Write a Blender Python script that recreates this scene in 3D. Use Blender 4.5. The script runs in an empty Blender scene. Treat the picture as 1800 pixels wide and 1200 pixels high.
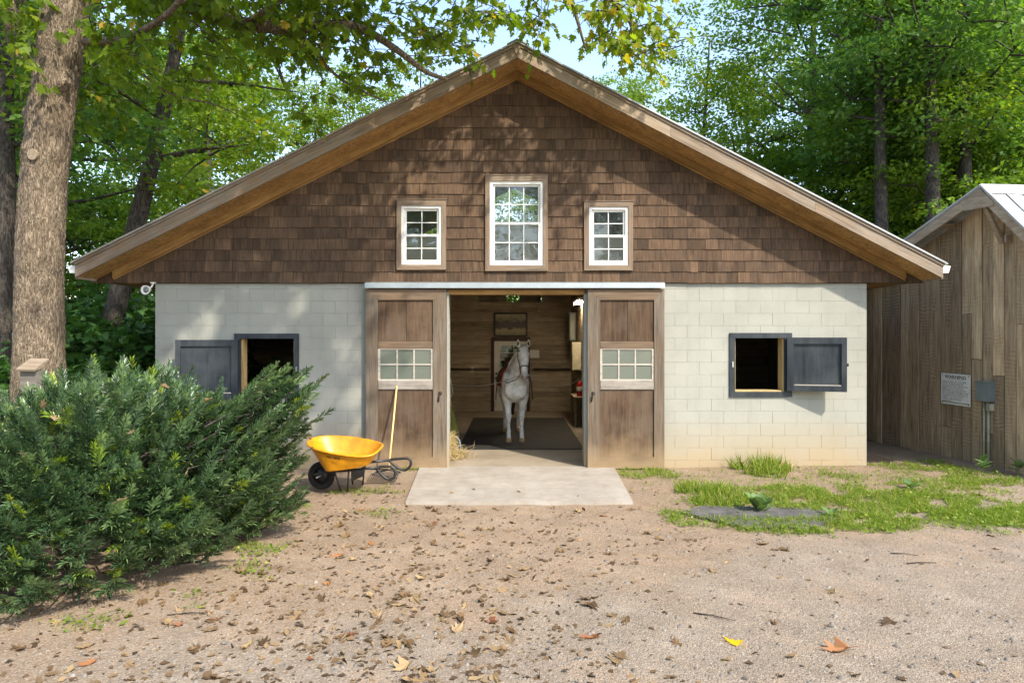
import bpy, bmesh, math, random
import numpy as np
from mathutils import Vector, Matrix, Euler, noise

random.seed(7)
rng = np.random.default_rng(7)
scene = bpy.context.scene
C = scene.collection
PI = math.pi
R = math.radians

# ------------------------------------------------------------------ camera
F, H, YW = 1182.0, 2.13, 11.2            # focal length in px of an 1800 px frame, eye height, barn front plane
cam_d = bpy.data.cameras.new('camera')
cam = bpy.data.objects.new('camera', cam_d)
C.objects.link(cam)
cam.location = (0, 0, H)
cam.rotation_euler = (R(90), 0, 0)
cam_d.sensor_width = 36
cam_d.lens = 36 * F / 1800
cam_d.shift_y = -5 / 1800
cam_d.clip_start = 0.05
cam_d.clip_end = 2000
scene.camera = cam

# ------------------------------------------------------------------ sky, sun, exposure
SUN = Vector((.75, -1.0, 1.25)).normalized()
world = bpy.data.worlds.new('World')
scene.world = world
world.use_nodes = True
wn = world.node_tree.nodes
wl = world.node_tree.links
wn.clear()
sky = wn.new('ShaderNodeTexSky')
sky.sky_type = 'NISHITA'
sky.sun_disc = False
sky.sun_elevation = math.asin(SUN.z)
sky.sun_rotation = R(135)
sky.air_density = 1.0
sky.dust_density = 1.2
sky.ozone_density = 1.0
bg = wn.new('ShaderNodeBackground')
bg.inputs['Strength'].default_value = 0.15
wo = wn.new('ShaderNodeOutputWorld')
wl.new(sky.outputs[0], bg.inputs[0])
wl.new(bg.outputs[0], wo.inputs[0])
sd = bpy.data.lights.new('sun', 'SUN')
sd.energy = 2.0
sd.angle = R(1.2)
sd.color = (1.0, 0.94, 0.84)
sun = bpy.data.objects.new('sun', sd)
C.objects.link(sun)
sun.rotation_euler = SUN.to_track_quat('Z', 'Y').to_euler()
scene.view_settings.view_transform = 'Standard'
scene.view_settings.look = 'None'
scene.view_settings.gamma = 1
scene.view_settings.use_curve_mapping = False
scene.view_settings.exposure = 1.8
scene.view_settings.use_white_balance = True
scene.view_settings.white_balance_temperature = 6950
scene.cycles.use_denoising = True
scene.cycles.max_bounces = 8
scene.cycles.diffuse_bounces = 5
scene.cycles.transparent_max_bounces = 12
scene.cycles.caustics_reflective = False
scene.cycles.caustics_refractive = False
scene.cycles.sample_clamp_indirect = 6.0

# ------------------------------------------------------------------ helpers
def at(px, py, Y):
    return Vector(((px - 900) * Y / F, Y, H + (595 - py) * Y / F))
def wx(px, Y=YW): return (px - 900) * Y / F
def wz(py, Y=YW): return H + (595 - py) * Y / F
def U(a, b): return random.uniform(a, b)

class MB:
    """collects shapes for one mesh object"""
    def __init__(s):
        s.v, s.f, s.t = [], [], []
    def add(s, vs, fs, tone=None):
        b = len(s.v)
        s.v += [tuple(p) for p in vs]
        t = random.random() if tone is None else tone
        for f in fs:
            s.f.append(tuple(i + b for i in f))
            s.t.append(t)
        return s
    def box(s, x0, x1, y0, y1, z0, z1, tone=None):
        return s.add([(x0, y0, z0), (x1, y0, z0), (x1, y1, z0), (x0, y1, z0),
                      (x0, y0, z1), (x1, y0, z1), (x1, y1, z1), (x0, y1, z1)],
                     [(0, 3, 2, 1), (4, 5, 6, 7), (0, 1, 5, 4), (1, 2, 6, 5), (2, 3, 7, 6), (3, 0, 4, 7)], tone)
    def bbox(s, x0, x1, y0, y1, z0, z1, b=.006, tone=None):
        """box with chamfered front (-Y) edges"""
        vs = [(x0, y1, z0), (x1, y1, z0), (x1, y1, z1), (x0, y1, z1),
              (x0, y0 + b, z0), (x1, y0 + b, z0), (x1, y0 + b, z1), (x0, y0 + b, z1),
              (x0 + b, y0, z0 + b), (x1 - b, y0, z0 + b), (x1 - b, y0, z1 - b), (x0 + b, y0, z1 - b)]
        fs = [(0, 3, 2, 1), (0, 1, 5, 4), (1, 2, 6, 5), (2, 3, 7, 6), (3, 0, 4, 7),
              (4, 5, 9, 8), (5, 6, 10, 9), (6, 7, 11, 10), (7, 4, 8, 11), (8, 9, 10, 11)]
        return s.add(vs, fs, tone)
    def prism(s, poly, y0, y1, tone=None):
        """poly: list of (x,z), counter-clockwise seen from -Y; y0 nearer the camera"""
        n = len(poly)
        vs = [(x, y0, z) for x, z in poly] + [(x, y1, z) for x, z in poly]
        fs = [tuple(range(n)), tuple(range(2 * n - 1, n - 1, -1))]
        for i in range(n):
            j = (i + 1) % n
            fs.append((i, i + n, j + n, j))
        return s.add(vs, fs, tone)
    def obox(s, c, ax, ay, az, tone=None):
        """oriented box: centre and three half-axis vectors"""
        c, ax, ay, az = Vector(c), Vector(ax), Vector(ay), Vector(az)
        vs = [c + ax * i + ay * j + az * k for k in (-1, 1) for j in (-1, 1) for i in (-1, 1)]
        return s.add(vs, [(0, 2, 3, 1), (4, 5, 7, 6), (0, 1, 5, 4), (1, 3, 7, 5), (3, 2, 6, 7), (2, 0, 4, 6)], tone)
    def beam(s, a, b, w, h, up=(0, 0, 1), tone=None):
        a, b = Vector(a), Vector(b)
        d = (b - a)
        u = d.normalized()
        side = u.cross(Vector(up)).normalized()
        top = side.cross(u)
        return s.obox((a + b) / 2, d / 2, side * w / 2, top * h / 2, tone)
    def tube(s, pts, rad, n=8, cap=True, tone=None):
        pts = [Vector(p) for p in pts]
        if not hasattr(rad, '__len__'): rad = [rad] * len(pts)
        vs, fs = [], []
        prev = None
        for i, p in enumerate(pts):
            d = (pts[min(i + 1, len(pts) - 1)] - pts[max(i - 1, 0)])
            d = d.normalized() if d.length > 1e-9 else Vector((0, 0, 1))
            if prev is None:
                a = d.orthogonal().normalized()
            else:
                a = prev - d * prev.dot(d)
                a = a.normalized() if a.length > 1e-6 else d.orthogonal().normalized()
            prev = a
            b = d.cross(a)
            for k in range(n):
                t = 2 * PI * k / n
                vs.append(p + (a * math.cos(t) + b * math.sin(t)) * rad[i])
        for i in range(len(pts) - 1):
            for k in range(n):
                k2 = (k + 1) % n
                fs.append((i * n + k, i * n + k2, (i + 1) * n + k2, (i + 1) * n + k))
        if cap:
            fs.append(tuple(range(n - 1, -1, -1)))
            m = (len(pts) - 1) * n
            fs.append(tuple(range(m, m + n)))
        return s.add(vs, fs, tone)
    def rings(s, rs, n=16, tone=None):
        """rs: (centre, axis vector 1, axis vector 2) for each ring, closed at both ends"""
        vs, fs = [], []
        for c, a, b in rs:
            c, a, b = Vector(c), Vector(a), Vector(b)
            for k in range(n):
                t = 2 * PI * k / n
                vs.append(c + a * math.cos(t) + b * math.sin(t))
        for i in range(len(rs) - 1):
            for k in range(n):
                k2 = (k + 1) % n
                fs.append((i * n + k, i * n + k2, (i + 1) * n + k2, (i + 1) * n + k))
        fs.append(tuple(range(n - 1, -1, -1)))
        m = (len(rs) - 1) * n
        fs.append(tuple(range(m, m + n)))
        return s.add(vs, fs, tone)
    def ball(s, c, r, n=10, m=7, tone=None):
        if not hasattr(r, '__len__'): r = (r, r, r)
        rs = []
        for i in range(m):
            t = -PI / 2 + PI * (i + .25 * (i == 0) - .25 * (i == m - 1)) / (m - 1)
            rs.append(((c[0], c[1], c[2] + r[2] * math.sin(t)), (r[0] * math.cos(t), 0, 0), (0, r[1] * math.cos(t), 0)))
        return s.rings(rs, n, tone)
    def disc(s, c, nrm, r, th, n=20, tone=None):
        c, nrm = Vector(c), Vector(nrm).normalized()
        a = nrm.orthogonal().normalized() * r
        b = nrm.cross(a.normalized()) * r
        return s.rings([(c - nrm * th / 2, a, b), (c + nrm * th / 2, a, b)], n, tone)
    def mesh(s, name, smooth=False):
        me = bpy.data.meshes.new(name)
        me.from_pydata(s.v, [], s.f)
        at_ = me.attributes.new('tone', 'FLOAT', 'FACE')
        at_.data.foreach_set('value', s.t)
        if smooth:
            me.polygons.foreach_set('use_smooth', [True] * len(me.polygons))
        me.update()
        return me
    def build(s, name, m, parent=None, smooth=False, local=False):
        return link(name, s.mesh(name, smooth), m, parent, local)

def link(name, me, m, parent=None, local=False):
    o = bpy.data.objects.new(name, me)
    C.objects.link(o)
    if m is not None and len(me.materials) == 0:
        me.materials.append(m)
    if parent is not None:
        o.parent = parent
        if not local and parent.type == 'EMPTY':
            o.matrix_parent_inverse = Matrix.Translation(-Vector(parent.location))
    return o

def tag(o, label=None, cat=None, group=None, kind=None):
    if label: o['label'] = label
    if cat: o['category'] = cat
    if group: o['group'] = group
    if kind: o['kind'] = kind
    return o

def thing(name, loc, label, cat, group=None, rotz=0):
    o = bpy.data.objects.new(name, None)
    C.objects.link(o)
    o.empty_display_size = .2
    o.location = loc
    o.rotation_euler = (0, 0, rotz)
    return tag(o, label, cat, group)

def np_mesh(name, verts, faces, tone, smooth=False):
    """fast mesh from numpy arrays; faces (M,3) or (M,4)"""
    me = bpy.data.meshes.new(name)
    nv, nf, k = len(verts), len(faces), faces.shape[1]
    me.vertices.add(nv)
    me.vertices.foreach_set('co', np.ascontiguousarray(verts, dtype=np.float32).ravel())
    me.loops.add(nf * k)
    me.loops.foreach_set('vertex_index', np.ascontiguousarray(faces, dtype=np.int32).ravel())
    me.polygons.add(nf)
    me.polygons.foreach_set('loop_start', np.arange(0, nf * k, k, dtype=np.int32))
    a = me.attributes.new('tone', 'FLOAT', 'FACE')
    a.data.foreach_set('value', np.ascontiguousarray(tone, dtype=np.float32))
    if smooth:
        me.polygons.foreach_set('use_smooth', np.ones(nf, dtype=bool))
    me.update(calc_edges=True)
    return me

def norm(a):
    return a / np.maximum(np.linalg.norm(a, axis=-1, keepdims=True), 1e-9)

def scatter(tv, tf, pos, axis, nrm, size, tone):
    """copies of a template (x = side, y = along, z = normal) at pos with frames; returns verts, faces, tone"""
    n = len(pos)
    y = norm(axis)
    z = norm(nrm - y * np.sum(nrm * y, axis=1, keepdims=True))
    x = np.cross(y, z)
    tv = np.asarray(tv, float)
    size = np.broadcast_to(np.asarray(size, float).reshape(-1, 1, 1), (n, 1, 1))
    P = (tv[None, :, 0:1] * x[:, None] + tv[None, :, 1:2] * y[:, None] + tv[None, :, 2:3] * z[:, None]) * size + pos[:, None]
    tf = np.asarray(tf)
    Fc = tf[None] + (np.arange(n) * len(tv))[:, None, None]
    return P.reshape(-1, 3), Fc.reshape(-1, tf.shape[1]), np.repeat(tone, len(tf))

KITE_V = [(0, 0, 0), (-.32, .45, .07), (0, 1, -.06), (.32, .45, .07)]
KITE_F = [(0, 1, 2), (0, 2, 3)]
# a five-lobed leaf, folded a little along its midrib
LOBE_V = [(0, 0, 0), (-.30, -.02, .03), (-.50, .30, .06), (-.27, .36, .03), (-.42, .72, .05), (-.16, .62, .02), (0, 1.0, -.07),
          (.16, .62, .02), (.42, .72, .05), (.27, .36, .03), (.50, .30, .06), (.30, -.02, .03)]
LOBE_F = [(0, 2, 1), (0, 3, 2), (0, 5, 3), (3, 5, 4), (0, 6, 5), (0, 7, 6), (0, 9, 7), (7, 9, 8), (0, 10, 9), (0, 11, 10)]

# ------------------------------------------------------------------ materials
def newmat(name):
    m = bpy.data.materials.new(name)
    m.use_nodes = True
    nt = m.node_tree
    p = nt.nodes['Principled BSDF']
    return m, nt, p

def N(nt, kind, **kw):
    n = nt.nodes.new('ShaderNode' + kind)
    for k, v in kw.items():
        if k in n.inputs: n.inputs[k].default_value = v
        else: setattr(n, k, v)
    return n

def col(c): return (c[0], c[1], c[2], 1)

def math_(nt, op, a, b=None):
    n = N(nt, 'Math', operation=op)
    for i, x in enumerate((a, b)):
        if x is None: continue
        if isinstance(x, (int, float)): n.inputs[i].default_value = x
        else: nt.links.new(x, n.inputs[i])
    return n.outputs[0]

def ramp(nt, fac, stops):
    r = N(nt, 'ValToRGB')
    el = r.color_ramp.elements
    while len(el) < len(stops): el.new(.5)
    for e, (p, c) in zip(el, stops):
        e.position = p
        e.color = col(c)
    nt.links.new(fac, r.inputs[0])
    return r.outputs[0]

def mix(nt, fac, a, b, mode='MIX'):
    n = N(nt, 'MixRGB', blend_type=mode)
    for i, x in enumerate((fac, a, b)):
        if isinstance(x, (int, float)): n.inputs[i].default_value = x
        elif isinstance(x, tuple): n.inputs[i].default_value = col(x)
        else: nt.links.new(x, n.inputs[i])
    return n.outputs[0]

def tone_vec(nt, k=37.0, scale=(1, 1, 1), rot=0.0):
    """object coordinates shifted by the piece's own tone, so no two pieces share their grain"""
    tc = N(nt, 'TexCoord')
    a = N(nt, 'Attribute', attribute_name='tone')
    s = math_(nt, 'MULTIPLY', a.outputs['Fac'], k)
    cb = N(nt, 'CombineXYZ')
    for i in range(3): nt.links.new(s, cb.inputs[i])
    ad = N(nt, 'VectorMath', operation='ADD')
    nt.links.new(tc.outputs['Object'], ad.inputs[0])
    nt.links.new(cb.outputs[0], ad.inputs[1])
    mu = N(nt, 'VectorMath', operation='MULTIPLY')
    src = ad.outputs[0]
    if rot:
        vr = N(nt, 'VectorRotate', rotation_type='Y_AXIS'); vr.inputs['Angle'].default_value = rot
        nt.links.new(src, vr.inputs['Vector']); src = vr.outputs[0]
    nt.links.new(src, mu.inputs[0])
    mu.inputs[1].default_value = scale
    return mu.outputs[0], a.outputs['Fac'], tc.outputs['Object']

def noise_(nt, vec, scale, detail=4, rough=.55, dist=0):
    n = N(nt, 'TexNoise', Scale=scale, Detail=detail, Roughness=rough, Distortion=dist)
    nt.links.new(vec, n.inputs['Vector'])
    return n.outputs['Fac']

def bump(nt, p, h, strength, dist=.01):
    b = N(nt, 'Bump', Strength=strength, Distance=dist)
    nt.links.new(h, b.inputs['Height'])
    nt.links.new(b.outputs[0], p.inputs['Normal'])

def plain(name, c, rough=.6, metal=0, spec=.5, var=.12, scale=6, bmp=.1):
    m, nt, p = newmat(name)
    v, t, o = tone_vec(nt)
    n1 = noise_(nt, v, scale, 5, .6)
    c0 = tuple(x * (1 - var * 1.6) for x in c)
    c1 = tuple(min(1, x * (1 + var)) for x in c)
    nt.links.new(ramp(nt, n1, [(.3, c0), (.7, c1)]), p.inputs['Base Color'])
    p.inputs['Roughness'].default_value = rough
    p.inputs['Metallic'].default_value = metal
    p.inputs['Specular IOR Level'].default_value = spec
    if bmp:
        bump(nt, p, noise_(nt, v, scale * 8, 3), bmp, .004)
    return m

def wood(name, dark, light, axis='Z', grain=26, rough=.8, tone_amt=.5, blotch=None, blotch_amt=.5, bmp=.35, saw=False, dirt=None, rot=0.0):
    m, nt, p = newmat(name)
    sc = {'X': (1.6, grain, grain), 'Y': (grain, 1.6, grain), 'Z': (grain, grain, 1.6)}[axis]
    v, t, o = tone_vec(nt, 41.0, sc, rot)
    g = noise_(nt, v, 1.0, 6, .62, .6)
    c = ramp(nt, g, [(.28, dark), (.5, tuple((a + b) / 2 for a, b in zip(dark, light))), (.75, light)])
    v2, _, _ = tone_vec(nt, 17.0)
    lo = noise_(nt, v2, 2.2, 4, .6)
    if blotch:
        c = mix(nt, math_(nt, 'MULTIPLY', ramp(nt, lo, [(.42, (0, 0, 0)), (.68, (1, 1, 1))]), blotch_amt), c, blotch)
    f = math_(nt, 'ADD', math_(nt, 'MULTIPLY', t, tone_amt), 1 - tone_amt * .55)
    hs = N(nt, 'HueSaturation')
    nt.links.new(c, hs.inputs['Color'])
    nt.links.new(f, hs.inputs['Value'])
    hs.inputs['Saturation'].default_value = 1
    c = hs.outputs[0]
    if dirt:                      # splashed clay near the ground, a real stain
        sep = N(nt, 'SeparateXYZ'); nt.links.new(o, sep.inputs[0])
        hgt = math_(nt, 'ADD', sep.outputs[2], math_(nt, 'MULTIPLY', noise_(nt, o, 3.0, 4), dirt[1] * 1.2))
        k = ramp(nt, math_(nt, 'DIVIDE', hgt, dirt[1] * 2), [(.3, (.75, .75, .75)), (.85, (0, 0, 0))])
        c = mix(nt, k, c, dirt[0])
    nt.links.new(c, p.inputs['Base Color'])
    p.inputs['Roughness'].default_value = rough
    p.inputs['Specular IOR Level'].default_value = .25
    hgt = g
    if saw:
        w = N(nt, 'TexWave', wave_type='BANDS', bands_direction='Z', Scale=5.0, Distortion=9.0, Detail=3)
        w.inputs['Detail Scale'].default_value = .6
        nt.links.new(v2, w.inputs['Vector'])
        hgt = math_(nt, 'ADD', g, math_(nt, 'MULTIPLY', w.outputs['Fac'], .25))
        c2 = mix(nt, math_(nt, 'MULTIPLY', math_(nt, 'MULTIPLY', w.outputs['Fac'], ramp(nt, lo, [(.5, (0, 0, 0)), (.62, (1, 1, 1))])), .16), c, tuple(min(1, x * 1.5) for x in light))
        nt.links.new(c2, p.inputs['Base Color'])
    bump(nt, p, hgt, bmp, .006)
    return m

def leafmat(name, stops, trans=.35, rough=.45, gloss=.25):
    m, nt, p = newmat(name)
    a = N(nt, 'Attribute', attribute_name='tone')
    c = ramp(nt, a.outputs['Fac'], stops)
    nt.links.new(c, p.inputs['Base Color'])
    p.inputs['Roughness'].default_value = rough
    p.inputs['Specular IOR Level'].default_value = gloss
    tr = N(nt, 'BsdfTranslucent')
    br = mix(nt, 1.0, c, (1.25, 1.35, .55), 'MULTIPLY')
    nt.links.new(br, tr.inputs['Color'])
    ms = N(nt, 'MixShader', Fac=trans)
    nt.links.new(p.outputs[0], ms.inputs[1])
    nt.links.new(tr.outputs[0], ms.inputs[2])
    nt.links.new(ms.outputs[0], nt.nodes['Material Output'].inputs['Surface'])
    return m

def glassmat(name, tint=(.05, .06, .05), opaque=.25, rough=.02):
    """thin pane: clear, with a sky-coloured reflection and a film of dust"""
    m, nt, p = newmat(name)
    p.inputs['Base Color'].default_value = col(tint)
    p.inputs['Roughness'].default_value = .6
    gl = N(nt, 'BsdfGlossy', Roughness=rough)
    v, t, o = tone_vec(nt, 23.0)
    b = N(nt, 'Bump', Strength=.12, Distance=.02)
    nt.links.new(noise_(nt, v, 3.0, 2), b.inputs['Height'])
    nt.links.new(b.outputs[0], gl.inputs['Normal'])
    tr = N(nt, 'BsdfTransparent')
    m1 = N(nt, 'MixShader', Fac=opaque)
    nt.links.new(tr.outputs[0], m1.inputs[1]); nt.links.new(p.outputs[0], m1.inputs[2])
    fr = N(nt, 'Fresnel', IOR=1.6)
    m2 = N(nt, 'MixShader')
    nt.links.new(math_(nt, 'MULTIPLY', fr.outputs[0], 1.9), m2.inputs[0])
    nt.links.new(m1.outputs[0], m2.inputs[1]); nt.links.new(gl.outputs[0], m2.inputs[2])
    nt.links.new(m2.outputs[0], nt.nodes['Material Output'].inputs['Surface'])
    return m

def blockpaint(name, base):
    m, nt, p = newmat(name)
    v, t, o = tone_vec(nt, 13.0)
    n1 = noise_(nt, o, 1.4, 5, .6)
    c = ramp(nt, n1, [(.3, tuple(x * .88 for x in base)), (.55, base), (.8, tuple(min(1, x * 1.06) for x in base))])
    n2 = noise_(nt, o, 22, 3, .6)
    c = mix(nt, math_(nt, 'MULTIPLY', ramp(nt, n2, [(.62, (0, 0, 0)), (.78, (1, 1, 1))]), .25), c, tuple(x * .6 for x in base))
    hs = N(nt, 'HueSaturation'); nt.links.new(c, hs.inputs['Color'])
    nt.links.new(math_(nt, 'ADD', math_(nt, 'MULTIPLY', t, .02), .99), hs.inputs['Value'])
    c = hs.outputs[0]
    sep = N(nt, 'SeparateXYZ'); nt.links.new(o, sep.inputs[0])
    # vertical run-off streaks
    mp = N(nt, 'VectorMath', operation='MULTIPLY'); nt.links.new(o, mp.inputs[0]); mp.inputs[1].default_value = (5, 5, .35)
    st = noise_(nt, mp.outputs[0], 1.3, 4, .6)
    c = mix(nt, math_(nt, 'MULTIPLY', ramp(nt, st, [(.55, (0, 0, 0)), (.75, (1, 1, 1))]), .22), c, tuple(x * .62 for x in base))
    hgt = math_(nt, 'ADD', sep.outputs[2], math_(nt, 'MULTIPLY', noise_(nt, o, 1.1, 4), .55))
    k = ramp(nt, math_(nt, 'DIVIDE', hgt, 1.3), [(.28, (.85, .85, .85)), (.46, (.5, .5, .5)), (.85, (0, 0, 0))])
    c = mix(nt, k, c, (.35, .265, .155))
    nt.links.new(c, p.inputs['Base Color'])
    p.inputs['Roughness'].default_value = .75
    p.inputs['Specular IOR Level'].default_value = .25
    bump(nt, p, math_(nt, 'ADD', noise_(nt, o, 90, 3), math_(nt, 'MULTIPLY', noise_(nt, o, 14, 3), 1.5)), .35, .004)
    return m

M = {}
M['paint'] = blockpaint('block_paint', (.315, .318, .280))
M['shingle'] = wood('cedar_shingle', (.044, .027, .017), (.168, .105, .064), 'Z', 34, .85, .68, (.040, .030, .024), .45, .5)
for nm_, rt_ in (('l', R(26.4)), ('r', R(-27.3)), ('', 0.0)):
    M['fascia' + nm_] = wood('weathered_fascia', (.125, .095, .070), (.37, .305, .235), 'X', 34, .8, .3, (.25, .15, .07), .55 if nm_ == 'l' else .3, .4, rot=rt_)
    M['honey' + nm_] = wood('soffit_wood', (.21, .11, .035), (.50, .30, .11), 'X', 26, .75, .4, (.13, .065, .024), .5, .3, rot=rt_)
def osb():
    m, nt, p = newmat('osb_sheathing')
    v, t, o = tone_vec(nt, 11.0)
    vo = N(nt, 'TexVoronoi', Scale=26.0, Randomness=1.0); nt.links.new(v, vo.inputs['Vector'])
    sp = N(nt, 'SeparateXYZ'); nt.links.new(vo.outputs['Color'], sp.inputs[0])
    c = ramp(nt, sp.outputs[0], [(0, (.24, .13, .04)), (.5, (.45, .26, .09)), (1, (.62, .41, .17))])
    c = mix(nt, .5, c, ramp(nt, noise_(nt, v, 3, 4), [(.3, (.16, .08, .03)), (.7, (.46, .27, .1))]))
    nt.links.new(c, p.inputs['Base Color'])
    p.inputs['Roughness'].default_value = .7
    bump(nt, p, sp.outputs[0], .25, .004)
    return m
M['osb'] = osb()
CLAY = (.29, .205, .115)
M['doorwood'] = wood('weathered_door_frame', (.058, .046, .035), (.20, .163, .126), 'Z', 30, .85, .3, (.125, .085, .052), .6, .45, dirt=(CLAY, .45))
M['doorwoodx'] = wood('weathered_door_rail', (.072, .050, .033), (.205, .150, .104), 'X', 30, .85, .3, (.17, .11, .066), .6, .45, dirt=(CLAY, .3))
M['doorpanel'] = wood('stained_door_panel', (.034, .021, .013), (.122, .074, .043), 'Z', 22, .8, .35, (.155, .12, .088), .45, .4, dirt=(CLAY, .55))
M['grey_wood'] = wood('silvered_sash_wood', (.10, .085, .072), (.28, .25, .215), 'X', 30, .85, .3, (.40, .375, .335), .5, .45)
M['peeling'] = wood('peeling_white_paint', (.24, .215, .18), (.52, .50, .45), 'X', 20, .7, .2, (.38, .31, .24), .4, .3)
M['casing'] = wood('window_casing_wood', (.085, .062, .045), (.27, .21, .155), 'Z', 30, .85, .2, (.23, .15, .10), .6, .4)
M['casingx'] = wood('window_casing_rail', (.085, .062, .045), (.29, .23, .17), 'X', 30, .85, .2, (.23, .15, .10), .6, .4)
M['vinyl'] = plain('white_vinyl', (.70, .70, .675), .35, 0, .5, .03, 4, .03)
M['glass'] = glassmat('window_glass', (.045, .05, .045), .15)
M['dusty'] = glassmat('dusty_sash_glass', (.15, .175, .14), .75, .08)
def screenmat():
    m, nt, p = newmat('insect_screen')
    p.inputs['Base Color'].default_value = (.50, .475, .40, 1)
    p.inputs['Roughness'].default_value = .8
    tr = N(nt, 'BsdfTransparent'); ms = N(nt, 'MixShader', Fac=.85)
    nt.links.new(tr.outputs[0], ms.inputs[1]); nt.links.new(p.outputs[0], ms.inputs[2])
    nt.links.new(ms.outputs[0], nt.nodes['Material Output'].inputs['Surface'])
    return m
M['screen'] = screenmat()
M['slate'] = wood('slate_blue_paint', (.012, .016, .021), (.040, .050, .060), 'Z', 14, .5, .2, (.060, .068, .075), .6, .25)
M['bare'] = wood('bare_pine', (.34, .22, .09), (.62, .45, .22), 'Z', 20, .75, .2, None, .5, .3)
M['galv'] = plain('galvanised_steel', (.48, .53, .55), .38, .75, .5, .08, 5, .05)
M['white_metal'] = plain('white_metal', (.80, .80, .78), .4, 0, .5, .06, 5, .03)
M['roofmetal'] = plain('roof_metal', (.34, .345, .34), .42, .55, .5, .12, 2, .05)
M['roofedge'] = plain('roof_edge_metal', (.36, .33, .28), .5, .3, .5, .2, 4, .1)
M['tin'] = plain('shed_tin', (.40, .41, .41), .5, .2, .5, .22, 2.5, .05)
M['plank'] = wood('barn_plank', (.17, .118, .072), (.62, .465, .305), 'Z', 22, .9, 1.0, (.22, .15, .09), .5, .6, saw=True)
M['plankx'] = wood('barn_beam', (.16, .12, .085), (.44, .36, .265), 'X', 26, .9, .4, (.24, .17, .11), .5, .5)
M['planky'] = wood('barn_rake_board', (.19, .145, .105), (.50, .41, .31), 'Y', 26, .9, .4, (.26, .19, .12), .5, .5)
M['intboard'] = wood('interior_pine_board', (.20, .155, .105), (.46, .385, .28), 'X', 22, .8, .45, (.13, .085, .05), .45, .25)
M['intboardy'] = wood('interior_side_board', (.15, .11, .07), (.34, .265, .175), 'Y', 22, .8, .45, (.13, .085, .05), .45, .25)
M['maroon'] = plain('maroon_trim', (.055, .016, .014), .5, 0, .4, .2)
M['doorwhite'] = plain('painted_steel_door', (.60, .59, .55), .45, 0, .5, .06, 3)
M['black'] = plain('black_plastic', (.014, .014, .016), .45, 0, .5, .2)
M['blackmetal'] = plain('black_steel_tube', (.022, .023, .027), .38, .3, .5, .2)
M['rubber'] = plain('stall_rubber', (.026, .025, .024), .75, 0, .4, .35, 3, .3)
M['tyre'] = plain('tyre_rubber', (.020, .019, .018), .8, 0, .3, .3, 9, .2)
M['yellow'] = plain('yellow_poly', (.60, .255, .008), .42, 0, .5, .16, 9, .06)
M['ash'] = wood('pale_handle_wood', (.55, .36, .13), (.78, .58, .27), 'Z', 20, .5, .1, None, .5, .1)
M['ink'] = plain('black_ink', (.012, .012, .013), .6, 0, .3, .1, 4, 0)
M['signwhite'] = plain('sign_white', (.70, .70, .67), .5, 0, .4, .08, 7, .03)
M['boxgrey'] = plain('electrical_grey', (.185, .225, .225), .45, .1, .5, .1, 5, .03)
M['conduit'] = plain('pvc_conduit', (.34, .33, .25), .5, 0, .5, .15, 8, .03)
M['red'] = plain('extinguisher_red', (.42, .014, .014), .3, 0, .5, .08)
M['cream'] = plain('cream_cabinet', (.45, .41, .31), .5, 0, .4, .08)
M['hay'] = plain('dry_hay', (.42, .32, .15), .85, 0, .2, .3, 30, .3)
M['leather'] = plain('saddle_leather', (.042, .018, .010), .4, 0, .5, .25, 9, .1)
M['padred'] = plain('saddle_pad', (.30, .060, .020), .8, 0, .2, .25, 12, .2)
M['hoof'] = plain('horse_hoof', (.36, .26, .13), .5, 0, .4, .2, 20, .1)
M['rope'] = plain('tie_rope', (.34, .32, .27), .8, 0, .2, .15, 30, .1)
M['blue'] = plain('blue_hose', (.10, .19, .24), .4, 0, .5, .1)
M['lime'] = plain('lime_broom', (.24, .25, .06), .8, 0, .2, .2, 25, .2)
M['rust'] = plain('aged_iron', (.05, .042, .036), .6, .6, .4, .3, 20, .2)
def tube_light():
    m, nt, p = newmat('lit_tube')
    p.inputs['Emission Color'].default_value = (1, .86, .62, 1)
    p.inputs['Emission Strength'].default_value = 38
    return m
M['tube'] = tube_light()
# ------------------------------------------------------------------ ground
def gz(x, y):
    """ground height"""
    h = -.030 + .016 * noise.noise(Vector((x * .9, y * .9, 1.7))) + .010 * noise.noise(Vector((x * 3.1, y * 3.1, 5.2)))
    if y > 4: h += .05 * max(0.0, min(1.0, (x - 2.2) / 3.0)) * max(0.0, min(1.0, (y - 7.6) / 2.0)) * max(0.0, min(1.0, (14.5 - y) / 3))
    if abs(x) < 6.6 and y > 11.25: h = min(h, -.05)
    return h

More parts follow.
